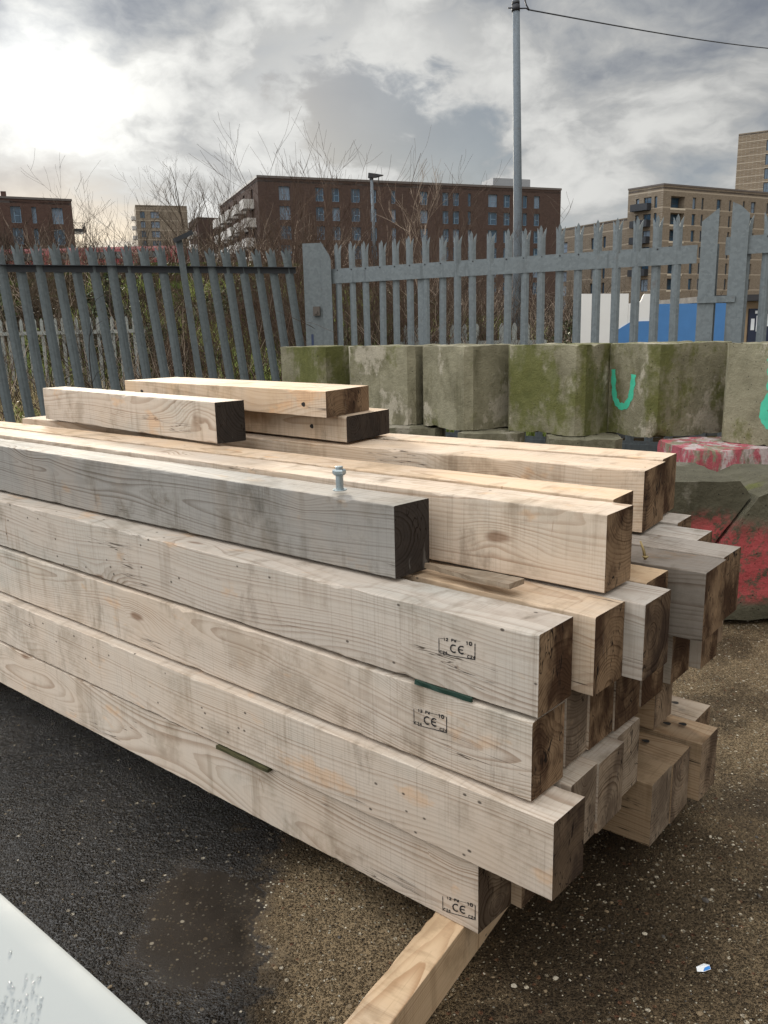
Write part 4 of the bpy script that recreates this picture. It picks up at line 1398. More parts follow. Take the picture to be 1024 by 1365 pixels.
M_BROWN = brick_mat('brown_brick', (.064, .042, .036), (.080, .052, .044), (.07, .052, .046))
M_REDBR = brick_mat('red_brown_brick', (.078, .045, .037), (.096, .057, .047), (.085, .06, .052))
M_TANB = brick_mat('tan_brick', (.205, .168, .130), (.165, .134, .102), (.23, .20, .165), (3.0, .05, (.36, .31, .25)))
M_TOWB = brick_mat('tower_brick', (.205, .162, .118), (.155, .120, .088), (.24, .21, .17), (1.5, .06, (.40, .35, .285)), .9)
M_GLASS = simple('window_glass', (.035, .075, .125), .12, 0, .5, 1.2, spec=.8)
M_CURT = simple('curtained_window', (.15, .20, .27), .4, 0, .3, 1.5)
M_FRAME = simple('window_frame_dark', (.045, .05, .06), .5)
M_FRLT = simple('window_frame_light', (.17, .26, .36), .5)
M_COPE = simple('roof_coping', (.10, .085, .08), .7)
M_BALC = simple('pale_balcony_panel', (.46, .44, .42), .7, var=.1)
M_BALCD = simple('dark_balcony_rail', (.020, .024, .032), .6)
M_LINTEL = simple('pale_lintel', (.48, .43, .35), .8)
M_ROOFBOX = simple('plant_room_grey', (.26, .27, .29), .6)

PANES = {}


def facade(root, A, B, H, wins, mat, frame_mat, thick=.35, lintel=None):
    """wall from A to B (outer face on the right-hand side of A->B) with real openings; wins: (u0, u1, z0, z1, kind)"""
    A, B = Vector((*A, 0)), Vector((*B, 0))
    d = (B - A)
    L = d.length
    d.normalize()
    n = Vector((d.y, -d.x, 0))
    us = sorted({0, L} | {min(L, max(0, w[0])) for w in wins} | {min(L, max(0, w[1])) for w in wins})
    zs = sorted({0, H} | {w[2] for w in wins} | {w[3] for w in wins})
    mb = MB()
    P = lambda u, z, o=0.0: tuple(A + d * u + n * o + Vector((0, 0, z)))
    for a, b in zip(us, us[1:]):
        for c, e in zip(zs, zs[1:]):
            um, zm = (a + b) / 2, (c + e) / 2
            if any(w[0] < um < w[1] and w[2] < zm < w[3] for w in wins):
                continue
            mb.add([P(a, c), P(b, c), P(b, e), P(a, e)], [(0, 1, 2, 3)])
    for u0, u1, z0, z1, kd in wins:
        o = -thick if kd != 'loggia' else -1.6
        for q in (((u0, z0), (u1, z0)), ((u1, z0), (u1, z1)), ((u1, z1), (u0, z1)), ((u0, z1), (u0, z0))):
            (a, c), (b, e) = q
            mb.add([P(a, c), P(a, c, o), P(b, e, o), P(b, e)], [(0, 1, 2, 3)])
    w = mb.build('wall', mat, root)
    ang = math.atan2(d.y, d.x)
    rd = random.Random(int(L * 10) + len(wins))
    for u0, u1, z0, z1, kd in wins:
        ww, hh = u1 - u0, z1 - z0
        rec = -thick + .02 if kd != 'loggia' else -1.58
        key = (round(ww, 1), round(hh, 1), frame_mat.name, kd)
        cur = rd.random() < .25 and kd != 'loggia'
        if key not in PANES:
            fb = MB()
            t = .09
            fb.box(0, ww, -.05, .03, 0, t)
            fb.box(0, ww, -.05, .03, hh - t, hh)
            fb.box(0, t, -.05, .03, t + .001, hh - t - .001)
            fb.box(ww - t, ww, -.05, .03, t + .001, hh - t - .001)
            if ww > 1.0:
                m_ = ww * (.36 if kd != 'loggia' else .5)
                fb.box(m_ - .04, m_ + .04, -.05, .03, t + .001, hh - t - .001)
                fb.box(m_ + .041, ww - t - .001, -.045, .025, hh * .45, hh * .45 + .08)
            pb = MB()
            pb.box(.02, ww - .02, 0, .012, .02, hh - .02)
            pb2 = MB()
            pb2.box(.02, ww - .02, 0, .012, .02, hh - .02)
            PANES[key] = (fb.mesh('window', frame_mat), pb.mesh('pane', M_GLASS), pb2.mesh('pane', M_CURT))
        fm, gm, cm = PANES[key]
        p0 = A + d * u0 + n * rec + Vector((0, 0, z0))
        fo = link('window', fm, root, p0, ang)
        link('pane', cm if cur else gm, fo)
        if lintel is not None:
            lb = MB()
            lb.box(-.15, ww + .15, -.04, -.002, hh + .02, hh + .24)
            link('lintel', lb.mesh('lintel', lintel), root, A + d * u0 + Vector((0, 0, z0)), ang)
    return d, n, ang


def plain_box(root, name, poly, z0, z1, mat):
    mb = MB()
    mb.prism([(x, y, z0) for x, y in poly], (0, 0, z1 - z0))
    return mb.build(name, mat, root)


def grid(cols, tops, h, kind='win'):
    return [(a, b, t - h, t, kind) for (a, b) in cols for t in tops]


def back(A, B, depth):
    A, B = Vector(A), Vector(B)
    d = (B - A).normalized()
    n = Vector((d.y, -d.x))
    return tuple(A - n * depth), tuple(B - n * depth)


# main brown block
bld = empty('apartment_building', 'long brown brick apartment block in mid skyline with pale balconies on its left end', 'building')
A, B, C0 = (-18.83, 138.0), (33.6, 158.0), (-30.49, 168.0)
H = 25.25
cols = [(3.4, 5.2), (9.5, 10.9), (12.3, 13.6), (15.6, 17.2), (19.0, 20.1), (22.8, 23.6), (28.1, 29.5), (32.3, 33.5), (34.3, 35.5), (37.2, 37.8), (41.2, 43.0), (44.3, 45.6), (48.2, 49.1), (50.5, 51.7)]
tops = [24.1 - 3 * i for i in range(6)]
d, n, ang = facade(bld, A, B, H, grid(cols, tops, 2.1), M_BROWN, M_FRLT)
bx = Vector((B[0], B[1])) - Vector((n.x, n.y)) * 32
facade(bld, B, tuple(bx), H, [], M_BROWN, M_FRLT)
d2, n2, ang2_ = facade(bld, C0, A, H, [(u, u + 1.5, t - 2.2, t, 'win') for u in (2.2, 8.4, 14.6, 20.8, 27.0) for t in tops], M_BROWN, M_FRAME)
plain_box(bld, 'roof', [A, B, tuple(bx), C0], H - .6, H - .3, M_COPE)
mb = MB()
mb.box(-.1, 56.2, -.12, .25, 0, .35)
link('coping', mb.mesh('coping', M_COPE), bld, (*A, H + .002), ang)
mb = MB()
mb.box(-.1, 32.15, -.12, .25, 0, .35)
link('coping', mb.mesh('coping', M_BALC), bld, (*C0, H + .003), ang2_)
bal = MB()
bal.box(0, 3.4, -1.75, -.02, 0, .22)
bal.box(0, 3.4, -1.75, -1.68, .221, 1.45)
bal.box(0, .07, -1.679, -.02, .221, 1.45)
bal.box(3.33, 3.4, -1.679, -.02, .221, 1.45)
bmesh_ = bal.mesh('balcony', M_BALC)
for r_ in range(5):
    for c_ in range(5):
        u = .9 + c_ * 6.2 + (.9 if r_ % 2 else 0)
        p = Vector((*C0, 0)) + d2 * u + Vector((0, 0, 21.0 - 3.0 * r_))
        link('balcony', bmesh_, bld, p, ang2_)
plain_box(bld, 'plant_room', [(21.0, 150.5 + 6), (28.2, 150.5 + 8.8), (26.6, 164), (19.5, 161)], H - .2, H + 2.2, M_ROOFBOX)
plain_box(bld, 'plant_room', [(15.5, 155), (17.9, 156), (17, 158.5), (14.6, 157.5)], H - .2, H + 1.0, M_ROOFBOX)

# left brown block
bld = empty('apartment_building', 'red brown brick block at the left edge with dark balconies on its right end', 'building')
A, B = (-73.0, 118.0), (-46.12, 131.0)
ue = 29.86 - 9.97
Lw = math.hypot(B[0] - A[0], B[1] - A[1])
u0 = Lw - 9.8
H = 21.3
cols = [(u0 + a, u0 + b) for a, b in ((-6.0, -4.6), (1.2, 2.6), (4.1, 4.7), (6.9, 8.4))]
d, n, ang = facade(bld, A, B, H, grid(cols, [20.25 - 3.05 * i for i in range(5)], 2.3), M_REDBR, M_FRLT)
bx = Vector(B) - Vector((n.x, n.y)) * 18
facade(bld, B, tuple(bx), H, [], M_REDBR, M_FRAME)
ax = Vector(A) - Vector((n.x, n.y)) * 18
plain_box(bld, 'roof', [A, B, tuple(bx), tuple(ax)], H - .6, H - .3, M_COPE)
mb = MB()
mb.box(-.1, Lw + .1, -.12, .25, 0, .3)
link('coping', mb.mesh('coping', M_COPE), bld, (*A, H + .002), ang)
for zb_ in (17.0, 13.9):
    bal = MB()
    bal.box(.02, 1.75, .6, 4.2, 0, .45)
    bal.box(1.70, 1.75, .6, 4.2, 1.25, 1.32)
    bal.box(.02, 1.69, .6, .66, 1.25, 1.32)
    for yy in (.6, 1.5, 2.4, 3.3, 4.14):
        bal.box(1.70, 1.75, yy, yy + .06, .451, 1.249)
    bal.box(1.71, 1.73, .67, 4.13, .451, .95)
    link('balcony', bal.mesh('balcony', M_BALCD), bld, (*B, zb_), ang)
plain_box(bld, 'chimney', [(-56.2, 130), (-55.5, 130.3), (-55.8, 131), (-56.5, 130.7)], H - .2, H + 1.5, M_REDBR)

# tan tower far left
bld = empty('apartment_building', 'distant tan apartment tower with a strip of pale balconies, left of the bare tree', 'building')
A, B, H = (-78.13, 280.0), (-62.57, 285.0), 42.2
d, n, ang = facade(bld, A, B, H, grid([(1.3, 2.8), (4.6, 7.3)], [40.2 - 3 * i for i in range(9)], 2.0), M_TANB, M_FRAME)
bx = Vector(B) - Vector((n.x, n.y)) * 14
ax = Vector(A) - Vector((n.x, n.y)) * 14
facade(bld, tuple(ax), A, H, [], M_TANB, M_FRAME)
facade(bld, B, tuple(bx), H, [], M_TANB, M_FRAME)
plain_box(bld, 'roof', [A, B, tuple(bx), tuple(ax)], H - .5, H - .2, M_COPE)
bal = MB()
bal.box(-1.5, -.05, .2, 3.0, 0, 1.1)
bm_ = bal.mesh('balcony', M_BALC)
for i in range(9):
    link('balcony', bm_, bld, (*A, 37.6 - 3 * i), ang)

# small brown one beside it
bld = empty('apartment_building', 'small brown brick block peeping out between the tan tower and the long brown block', 'building')
A, B, H = (-41.6, 200.0), (-36.0, 203.0), 27.6
C0 = (-46.0, 210.0)
facade(bld, A, B, H, [], M_BROWN, M_FRAME)
d2, n2, a2 = facade(bld, C0, A, H, [(u, u + 1.4, t - 2, t, 'win') for u in (1.5, 5.2, 8.6) for t in (26.4, 23.4, 20.4, 17.4)], M_BROWN, M_FRAME)
plain_box(bld, 'roof', [A, B, (-40.5, 213), C0], H - .5, H - .2, M_COPE)
bal = MB()
bal.box(0, 2.4, -1.5, -.02, 0, 1.1)
bm_ = bal.mesh('balcony', M_BALC)
for u in (1.2, 6.4):
    for i in range(4):
        link('balcony', bm_, bld, Vector((*C0, 0)) + d2 * u + Vector((0, 0, 23.6 - 3 * i)), a2)

# tan block on the right with its lower wing
bld = empty('apartment_building', 'tan brick apartment block right of the utility pole with black balconies on its left face', 'building')
A, B, C0, H = (53.62, 162.0), (88.0, 180.55), (48.67, 167.5), 26.4
tr = [24.6 - 3 * i for i in range(6)]
wr = grid([(7.9, 8.9), (14.6, 15.9), (24.6, 26.0), (31.5, 33.0), (36.0, 37.4)], tr, 2.1) + grid([(10.4, 11.0), (18.2, 18.8), (22.2, 22.8), (29.4, 30.0)], tr, 2.1) + grid([(2.1, 5.8)], tr, 2.1, 'loggia')
d, n, ang = facade(bld, A, B, H, wr, M_TANB, M_FRAME, lintel=None)
wl = grid([(1.7, 2.4), (5.6, 6.2)], tr, 2.1) + grid([(3.4, 5.0)], tr, 2.3)
d2, n2, a2 = facade(bld, C0, A, H, wl, M_TANB, M_FRAME)
plain_box(bld, 'roof', [A, B, (80, 195), C0], H - .6, H - .3, M_COPE)
for (P_, L_, an) in ((A, 39.1, ang), (C0, 7.45, a2)):
    mb = MB()
    mb.box(-.08, L_, -.10, .25, 0, .3)
    link('coping', mb.mesh('coping', M_COPE), bld, (*P_, H + .002), an)
bal = MB()
bal.box(0, 3.6, -1.5, -.02, 0, .2)
bal.box(0, 3.6, -1.5, -1.42, .201, 1.25)
bal.box(0, .07, -1.419, -.02, .201, 1.25)
bal.box(3.53, 3.6, -1.419, -.02, .201, 1.25)
bm_ = bal.mesh('balcony', M_BALCD)
for i in range(5):
    link('balcony', bm_, bld, Vector((*C0, 0)) + d2 * 1.4 + Vector((0, 0, 22.2 - 3 * i)), a2)
mb = MB()
lint = MB()
lint.box(-.1, 3.9, -.03, -.002, 0, .3)
lm_ = lint.mesh('lintel', M_LINTEL)
for t in tr:
    link('lintel', lm_, bld, Vector((*A, 0)) + d * 2.1 + Vector((0, 0, t - 2.45)), ang)

bld = empty('apartment_building', 'lower tan brick wing stepping down to the left of the tan block', 'building')
A, C0, H = (48.80, 167.7), (36.5, 190.5), 21.5
A = (49.6, 166.9)
facade(bld, C0, A, H, grid([(5.6, 8.4), (11.0, 12.4), (15.6, 17.0), (19.0, 19.8), (22.2, 23.4)], [18.6 - 3 * i for i in range(5)], 2.2), M_TANB, M_FRAME)
plain_box(bld, 'roof', [A, (56, 176), (46, 198), C0], H - .5, H - .2, M_COPE)

bld = empty('apartment_building', 'tall tan brick tower at the right edge of the skyline', 'building')
A, B, H = (83.54, 202.0), (104.0, 189.5), 43.2
d, n, ang = facade(bld, A, B, H, grid([(6.0, 7.6), (11.0, 13.0), (16.5, 18.5)], [41.2 - 3.05 * i for i in range(9)], 2.3), M_TOWB, M_FRAME)
ax = Vector(A) - Vector((n.x, n.y)) * 16
bx = Vector(B) - Vector((n.x, n.y)) * 16
facade(bld, tuple(ax), A, H, [], M_TOWB, M_FRAME)
plain_box(bld, 'roof', [A, B, tuple(bx), tuple(ax)], H - .5, H - .2, M_COPE)

# red train on the bank
M_RED = simple('train_red', (0.19, 0.020, 0.022), .5, var=.1)
M_TWIN = simple('train_window', (.03, .035, .04), .2, spec=.8)
tr_ = empty('train_carriage', 'red train carriage passing on the bank behind the left fence', 'train', (-27.0, 40.6, 4.45), .0)
mb = MB()
sec = [(0, .35), (0, 1.1), (.08, 1.42), (.35, 1.62), (2.2, 1.62), (2.5, 1.42), (2.6, .35)]
mb.prism([(0, y, z * .66 + .10) for y, z in sec], (17.6, 0, 0))
mb.build('carriage_body', M_RED, tr_)
for i in range(8):
    mb = MB()
    mb.box(.9 + i * 2.1, 2.2 + i * 2.1, -.03, -.002, .62, .92)
    f_ = mb.build('carriage_window', M_TWIN, tr_)
for i in range(4):
    mb = MB()
    for s in (.15, .75):
        mb.tube([(1.2 + i * 4.8 + s * 2.6, .25, .18), (1.2 + i * 4.8 + s * 2.6, .4, .18)], .19, 14)
    mb.build('wheel_set', M_BOLT, tr_)

# ------------------------------------------------------------------ plants
M_TWIG = [simple('red_brown_twig', (.075, .048, .034), .85, var=.4, scale=3, spec=.15), simple('pale_twig', (.30, .235, .185), .8, var=.3, scale=3, spec=.15), simple('dark_twig', (.028, .021, .017), .9, var=.4, scale=3, spec=.1), simple('grey_brown_twig', (.085, .066, .050), .9, var=.35, scale=3, spec=.15)]


def leaf_mat(name, c1, c2):
    mt, k, b = new_mat(name)
    p = k.n('ShaderNodeNewGeometry')
    r = p.outputs['Random Per Island']
    k.set(b.inputs['Base Color'], k.mix(r, c1, c2))
    b.inputs['Roughness'].default_value = .6
    b.inputs['Specular IOR Level'].default_value = .3
    return mt


M_LEAF = [leaf_mat('dark_ivy_leaf', (.014, .022, .009), (.085, .105, .036)), leaf_mat('green_leaf', (.07, .11, .022), (.24, .28, .07)), leaf_mat('brown_leaf', (.022, .016, .010), (.125, .085, .045))]
M_GRASS = [leaf_mat('dry_grass', (.26, .20, .10), (.56, .46, .27)), leaf_mat('fresh_grass', (.12, .17, .035), (.32, .37, .09))]


def twig(mb, rd, p, d, L, r, depth, droop=0.0, spread=.55, kids=(2, 4), mi=0):
    p, d = Vector(p), Vector(d).normalized()
    pts, rs = [p.copy()], [r]
    n = 4
    for i in range(n):
        d = (d + Vector((rd.uniform(-.2, .2), rd.uniform(-.2, .2), rd.uniform(-.06, .2) - droop))).normalized()
        p = p + d * L / n
        pts.append(p.copy())
        rs.append(max(.0016, r * (1 - .62 * (i + 1) / n)))
    mb.tube(pts, rs, 3, mi, caps=False)
    if depth > 0:
        for _ in range(rd.randint(*kids)):
            t = rd.uniform(.25, .95)
            i = min(n - 1, int(t * n))
            q = pts[i].lerp(pts[i + 1], t * n - i)
            ax = (pts[i + 1] - pts[i]).normalized()
            s = Vector((rd.uniform(-1, 1), rd.uniform(-1, 1), rd.uniform(-.2, .8))).normalized()
            twig(mb, rd, q, ax * (1 - spread) + s * spread, L * rd.uniform(.38, .68), max(.0018, rs[i] * .62), depth - 1, droop, spread, kids, mi)


def shrub_mesh(seed, stems, hgt, rad, depth, mi, r0=.012, spread=.5, lean=.25, kids=(2, 4)):
    rd = random.Random(seed)
    mb = MB()
    for _ in range(stems):
        a = rd.uniform(0, 6.28)
        q = rad * math.sqrt(rd.random())
        twig(mb, rd, (q * math.cos(a), q * math.sin(a), -.05), (rd.uniform(-lean, lean), rd.uniform(-lean, lean), 1), hgt * rd.uniform(.6, 1.0), r0 * rd.uniform(.7, 1.2), depth, 0, spread, kids, 0)
    return mb.mesh('shrub_stems', M_TWIG[mi])


def leafy_mesh(seed, n, rx, ry, rz, size, mat, clumps=14):
    rd = random.Random(seed)
    mb = MB()
    cl = []
    for _ in range(clumps):
        v = Vector((rd.gauss(0, 1), rd.gauss(0, 1), rd.gauss(0, 1))).normalized() * rd.uniform(.35, .95)
        cl.append((Vector((v.x * rx, v.y * ry, abs(v.z) * rz)), rd.uniform(.22, .45)))
    for _ in range(n):
        c, s = rd.choice(cl)
        v = Vector((rd.gauss(0, 1), rd.gauss(0, 1), rd.gauss(0, 1))).normalized() * rd.random() ** .4
        p = c + Vector((v.x * rx, v.y * ry, v.z * rz)) * s
        if p.z < 0:
            p.z = -p.z * .5
        t = Vector((rd.gauss(0, 1), rd.gauss(0, 1), rd.gauss(0, .6))).normalized()
        w = t.cross(Vector((rd.gauss(0, 1), rd.gauss(0, 1), rd.gauss(0, 1)))).normalized()
        L = size * rd.uniform(.6, 1.4)
        mb.add([p - t * L * .5, p + w * L * .28, p + t * L * .5, p - w * L * .28], [(0, 1, 2, 3)])
    return mb.mesh('foliage', mat)


def gz(x, y):
    return bank_z(x, y)


# bramble thicket: one uncountable mass along the foot of the bank
rd = random.Random(99)
mb = MB()
for _ in range(2600):
    t = rd.random()
    far = t < .42
    x = rd.uniform(-24, 8) if far else rd.uniform(-11, 7.5)
    y = rd.uniform(21, 38.5) if far else 10.2 + rd.random() ** 1.4 * 12.5
    if x > 2.2 and y < 13:
        y += 3.2
    z = gz(x, y)
    arch = rd.random() < .6
    twig(mb, rd, (x, y, z - .05), (rd.uniform(-.8, .8), rd.uniform(-.8, .4), rd.uniform(.5, 1.2)), rd.uniform(.7, 1.9) * (1.15 if far else 1), rd.uniform(.005, .010) * (2 if far else 1), 1 if rd.random() < .75 else 2, .10 if arch else 0, .55, (2, 4), rd.choices((0, 1, 2, 3), (.22, .24, .30, .24))[0])
tag(mb.build('bramble_thicket', M_TWIG), 'tangle of bare bramble stems filling the strip behind the fences', kind='stuff')

# dead leaves and grass on the strip
mb = MB()
rd = random.Random(5)
for _ in range(34000):
    x = rd.uniform(-12, 5)
    y = 10 + rd.random() ** 1.3 * 17
    n = noise.noise((x * .35, y * .35, 4.0)) + (.55 if -4.2 < x < -1 and y < 14 else .2 if -6 < x < -1 else 0)
    dry = (x < -3.2 and y < 17)
    green = n > .12
    if not dry and not green:
        continue
    z = gz(x, y)
    h = rd.uniform(.25, .75) if dry else rd.uniform(.25, .85)
    d = Vector((rd.uniform(-.5, .5), rd.uniform(-.5, .5), 1)).normalized()
    w = rd.uniform(.006, .014)
    q = Vector((x, y, z - .03))
    s = Vector((rd.uniform(-1, 1), rd.uniform(-1, 1), 0)).normalized() * w
    m1 = q + d * h * .6
    m2 = q + d * h + Vector((d.x, d.y, -.25)) * h * .35
    mb.add([q - s, q + s, m1 + s * .7, m1 - s * .7, m2], [(0, 1, 2, 3), (3, 2, 4)], 0 if (dry and rd.random() < .8) or (not green) else 1)
tag(mb.build('rough_grass', M_GRASS), 'dry and green rough grass on the bank behind the left fence', kind='stuff')

mb = MB()
rd = random.Random(6)
for _ in range(24000):
    far = rd.random() < .5
    x = rd.uniform(-24, 9) if far else rd.uniform(-12, 7)
    y = rd.uniform(20, 39) if far else 9.9 + rd.random() ** 1.3 * 15
    if x > 2.3 and y < 12.6:
        continue
    z = gz(x, y) + rd.random() ** 2.2 * .9 * (1 if noise.noise((x, y, 3)) > -.1 else .35)
    t = Vector((rd.gauss(0, 1), rd.gauss(0, 1), rd.gauss(0, .6))).normalized()
    w = t.cross(Vector((rd.gauss(0, 1), rd.gauss(0, 1), rd.gauss(0, 1)))).normalized()
    L = rd.uniform(.02, .055) * (2.2 if far else 1)
    p = Vector((x, y, z))
    mb.add([p - t * L * .5, p + w * L * .3, p + t * L * .5, p - w * L * .3], [(0, 1, 2, 3)], 0)
tag(mb.build('leaf_litter', [M_LEAF[2]]), 'withered brown leaves caught among the brambles', kind='stuff')

SH = {
 'red': [shrub_mesh(1, 15, 2.5, .65, 3, 0, .012, .45, .30, (3, 5)), shrub_mesh(2, 14, 2.4, .6, 3, 0, .012, .5, .34, (3, 5))],
 'dark': [shrub_mesh(3, 10, 2.0, .7, 3, 2, .012, .55, .4), shrub_mesh(4, 9, 2.1, .6, 3, 3, .012, .55, .35)],
}
LF = {
 'ivy': [leafy_mesh(1, 2600, .9, .8, 1.1, .085, M_LEAF[0]), leafy_mesh(2, 2600, 1.0, .8, .9, .085, M_LEAF[0])],
 'green': [leafy_mesh(3, 1500, .7, .7, .6, .075, M_LEAF[1])],
 'brown': [leafy_mesh(4, 2200, 1.0, .8, 1.0, .06, M_LEAF[2], 20)],
}


def shrub(name, label, loc, s, kinds, rot, group, cat='shrub'):
    root = empty(name, label, cat, (loc[0], loc[1], gz(*loc)), rot, group)
    root.scale = (s, s, s)
    for kind, i in kinds:
        if kind in SH:
            link('stems', SH[kind][i], root)
        else:
            link('foliage', LF[kind][i], root)
    return root


shrubs = [
 ('bare_shrub', 'reddish leafless shrub just left of the thick gate post', (-2.6, 12.8), 0.85, [('red', 0)]),
 ('bare_shrub', 'reddish leafless shrub behind the thick gate post', (-1.75, 13.2), 1.07, [('red', 1)]),
 ('bare_shrub', 'dense reddish leafless shrub right of the gate post, below the sapling shoots', (-1.0, 12.6), 1.11, [('red', 0)]),
 ('bare_shrub', 'reddish leafless shrub with withered leaves at the foot of the street lamp', (-.3, 13.4), 1.13, [('red', 1), ('brown', 0)]),
 ('bare_shrub', 'reddish leafless shrub right of the street lamp', (.4, 12.5), 1.02, [('red', 0)]),
 ('bare_shrub', 'reddish leafless shrub round the pale-barked sapling', (1.05, 13.3), 0.95, [('red', 1)]),
 ('bare_shrub', 'low reddish leafless shrub between the pale-barked sapling and the utility pole', (1.75, 13.6), 0.69, [('red', 0)]),
 ('bare_shrub', 'reddish leafless shrub below the balconies of the long brown block', (-3.5, 14.2), 0.69, [('red', 1)]),
 ('bare_shrub', 'leafless shrub far back between the gate post and the street lamp', (-1.3, 15.5), 1.08, [('red', 0)]),
 ('bare_shrub', 'leafless shrub far back right of the street lamp', (.3, 16.0), 1.04, [('red', 1)]),
 ('bare_shrub', 'brown leafless shrub behind the leaning post cap', (-4.0, 17.2), 0.62, [('dark', 0)]),
 ('bare_shrub', 'brown leafless shrub in front of the distant pale palisade', (-5.6, 15.4), 0.80, [('dark', 1)]),
 ('bare_shrub', 'brown leafless shrub on the bank under the red train, right of the yellowish bush', (-7.2, 19.0), 0.68, [('dark', 0)]),
 ('bare_shrub', 'brown leafless shrub on the bank at the left edge of the photo', (-9.0, 19.5), 0.68, [('dark', 1)]),
 ('bare_shrub', 'dark twiggy shrub close behind the right fence, nearest the gate post', (-.5, 11.2), 0.85, [('dark', 1), ('brown', 0)]),
 ('bare_shrub', 'dark twiggy shrub close behind the right fence, below the street lamp', (.3, 10.9), 0.85, [('dark', 0)]),
 ('bare_shrub', 'dark twiggy shrub close behind the middle of the right fence', (1.2, 11.1), 0.85, [('dark', 1)]),
 ('bare_shrub', 'dark twiggy shrub behind the right fence at the foot of the utility pole', (2.2, 14.0), 1.05, [('dark', 0), ('ivy', 1)]),
 ('bare_shrub', 'dark twiggy shrub left of the white board', (2.2, 11.9), 0.75, [('dark', 1), ('brown', 0)]),
 ('bare_shrub', 'brown leafless shrub high on the bank below the small brown block', (-6.4, 22), 0.78, [('dark', 0), ('brown', 0)]),
 ('bare_shrub', 'brown leafless shrub high on the bank below the left brick block', (-9.7, 24), 0.83, [('dark', 1), ('brown', 0)]),
 ('bare_shrub', 'brown leafless shrub on the bank below the pale balconies', (-3.3, 21), 0.73, [('dark', 0), ('brown', 0)]),
 ('bare_shrub', 'brown leafless shrub at the far left foot of the bank', (-10.5, 17), 0.62, [('dark', 1), ('brown', 0)]),
 ('bare_shrub', 'brown leafless shrub in front of the red train at the left', (-14.0, 33), 0.42, [('dark', 1), ('red', 0)]),
 ('bare_shrub', 'brown leafless shrub in front of the red train, second from the left', (-11.4, 33.5), 0.42, [('dark', 0), ('red', 1)]),
 ('bare_shrub', 'brown leafless shrub in front of the right end of the red train', (-8.4, 34), 0.42, [('dark', 1), ('red', 0)]),
 ('evergreen_bush', 'dark evergreen bush behind the right fence, left of the utility pole foot', (1.95, 14.6), 1.25, [('ivy', 0), ('dark', 1)]),
 ('evergreen_bush', 'dark evergreen bush right of the utility pole foot', (2.75, 15.2), 1.30, [('ivy', 1)]),
 ('evergreen_bush', 'dark evergreen bush above the white board', (3.6, 16.2), 1.2, [('ivy', 0), ('brown', 0)]),
 ('evergreen_bush', 'dark evergreen bush behind the leaning fence, right of the dry grass', (-4.9, 18.5), 1.35, [('ivy', 1), ('dark', 0)]),
 ('evergreen_bush', 'dark evergreen bush on the bank below the distant tan tower', (-6.6, 21.5), 1.5, [('ivy', 0), ('dark', 1)]),
 ('evergreen_bush', 'dark evergreen bush on the bank left of the gate post', (-3.6, 22.5), 1.4, [('ivy', 1)]),
 ('evergreen_bush', 'dark evergreen bush on the bank near the left edge of the photo', (-11.2, 23), 1.6, [('ivy', 0), ('dark', 0)]),
 ('green_bush', 'yellowish green bush at the left in front of the distant pale palisade', (-5.9, 14.0), .75, [('green', 0), ('dark', 0)]),
 ('green_bush', 'bright green low bush on the bank left of the gate post', (-1.9, 10.9), .62, [('green', 0)]),
 ('green_bush', 'small green bush by the dry grass behind the leaning fence', (-3.3, 10.6), .55, [('green', 0)]),
 ('green_bush', 'light green bush higher on the bank near the gate post', (-2.3, 18.0), 1.0, [('green', 0), ('dark', 1)]),
 ('green_bush', 'yellow green bush high on the bank above the leaning post', (-3.9, 13.2), 1.0, [('green', 0), ('dark', 0)]),
 ('green_bush', 'yellow green bush on the bank between the leaning post and the gate post', (-2.75, 11.8), .85, [('green', 0)]),
 ('green_bush', 'dull green bush at the left below the red train', (-8.3, 20.5), 1.3, [('green', 0), ('dark', 1)]),
 ('green_bush', 'dull green bush low behind the right fence beside the gate post', (-.9, 12.0), .8, [('green', 0), ('dark', 1)]),
 ('hedge_bush', 'brownish hedge bush straight above the left white board', (3.1, 15.0), 1.35, [('brown', 0)]),
 ('hedge_bush', 'brownish hedge bush straight above the right white board', (4.1, 15.6), 1.40, [('brown', 0), ('ivy', 1)]),
 ('hedge_bush', 'brownish hedge bush above the blue board', (5.0, 15.2), 1.40, [('brown', 0)]),
 ('hedge_bush', 'brownish hedge bush seen left of the pointed posts', (5.7, 16.0), 1.45, [('brown', 0)]),
 ('hedge_bush', 'brownish hedge bush seen between and right of the pointed posts', (6.5, 15.5), 1.40, [('brown', 0), ('ivy', 1)]),
 ('hedge_bush', 'brownish hedge bush behind the cabin roof', (7.4, 16.2), 1.40, [('brown', 0)]),
]
GROUPS = {'bare_shrub': 'leafless shrubs behind the fences', 'evergreen_bush': 'dark evergreen bushes', 'green_bush': 'green bushes', 'hedge_bush': 'hedge bushes behind the hoarding'}
for i, (nm, lab, loc, sc, kinds) in enumerate(shrubs):
    shrub(nm, lab, loc, sc, kinds, i * 1.73, GROUPS[nm])

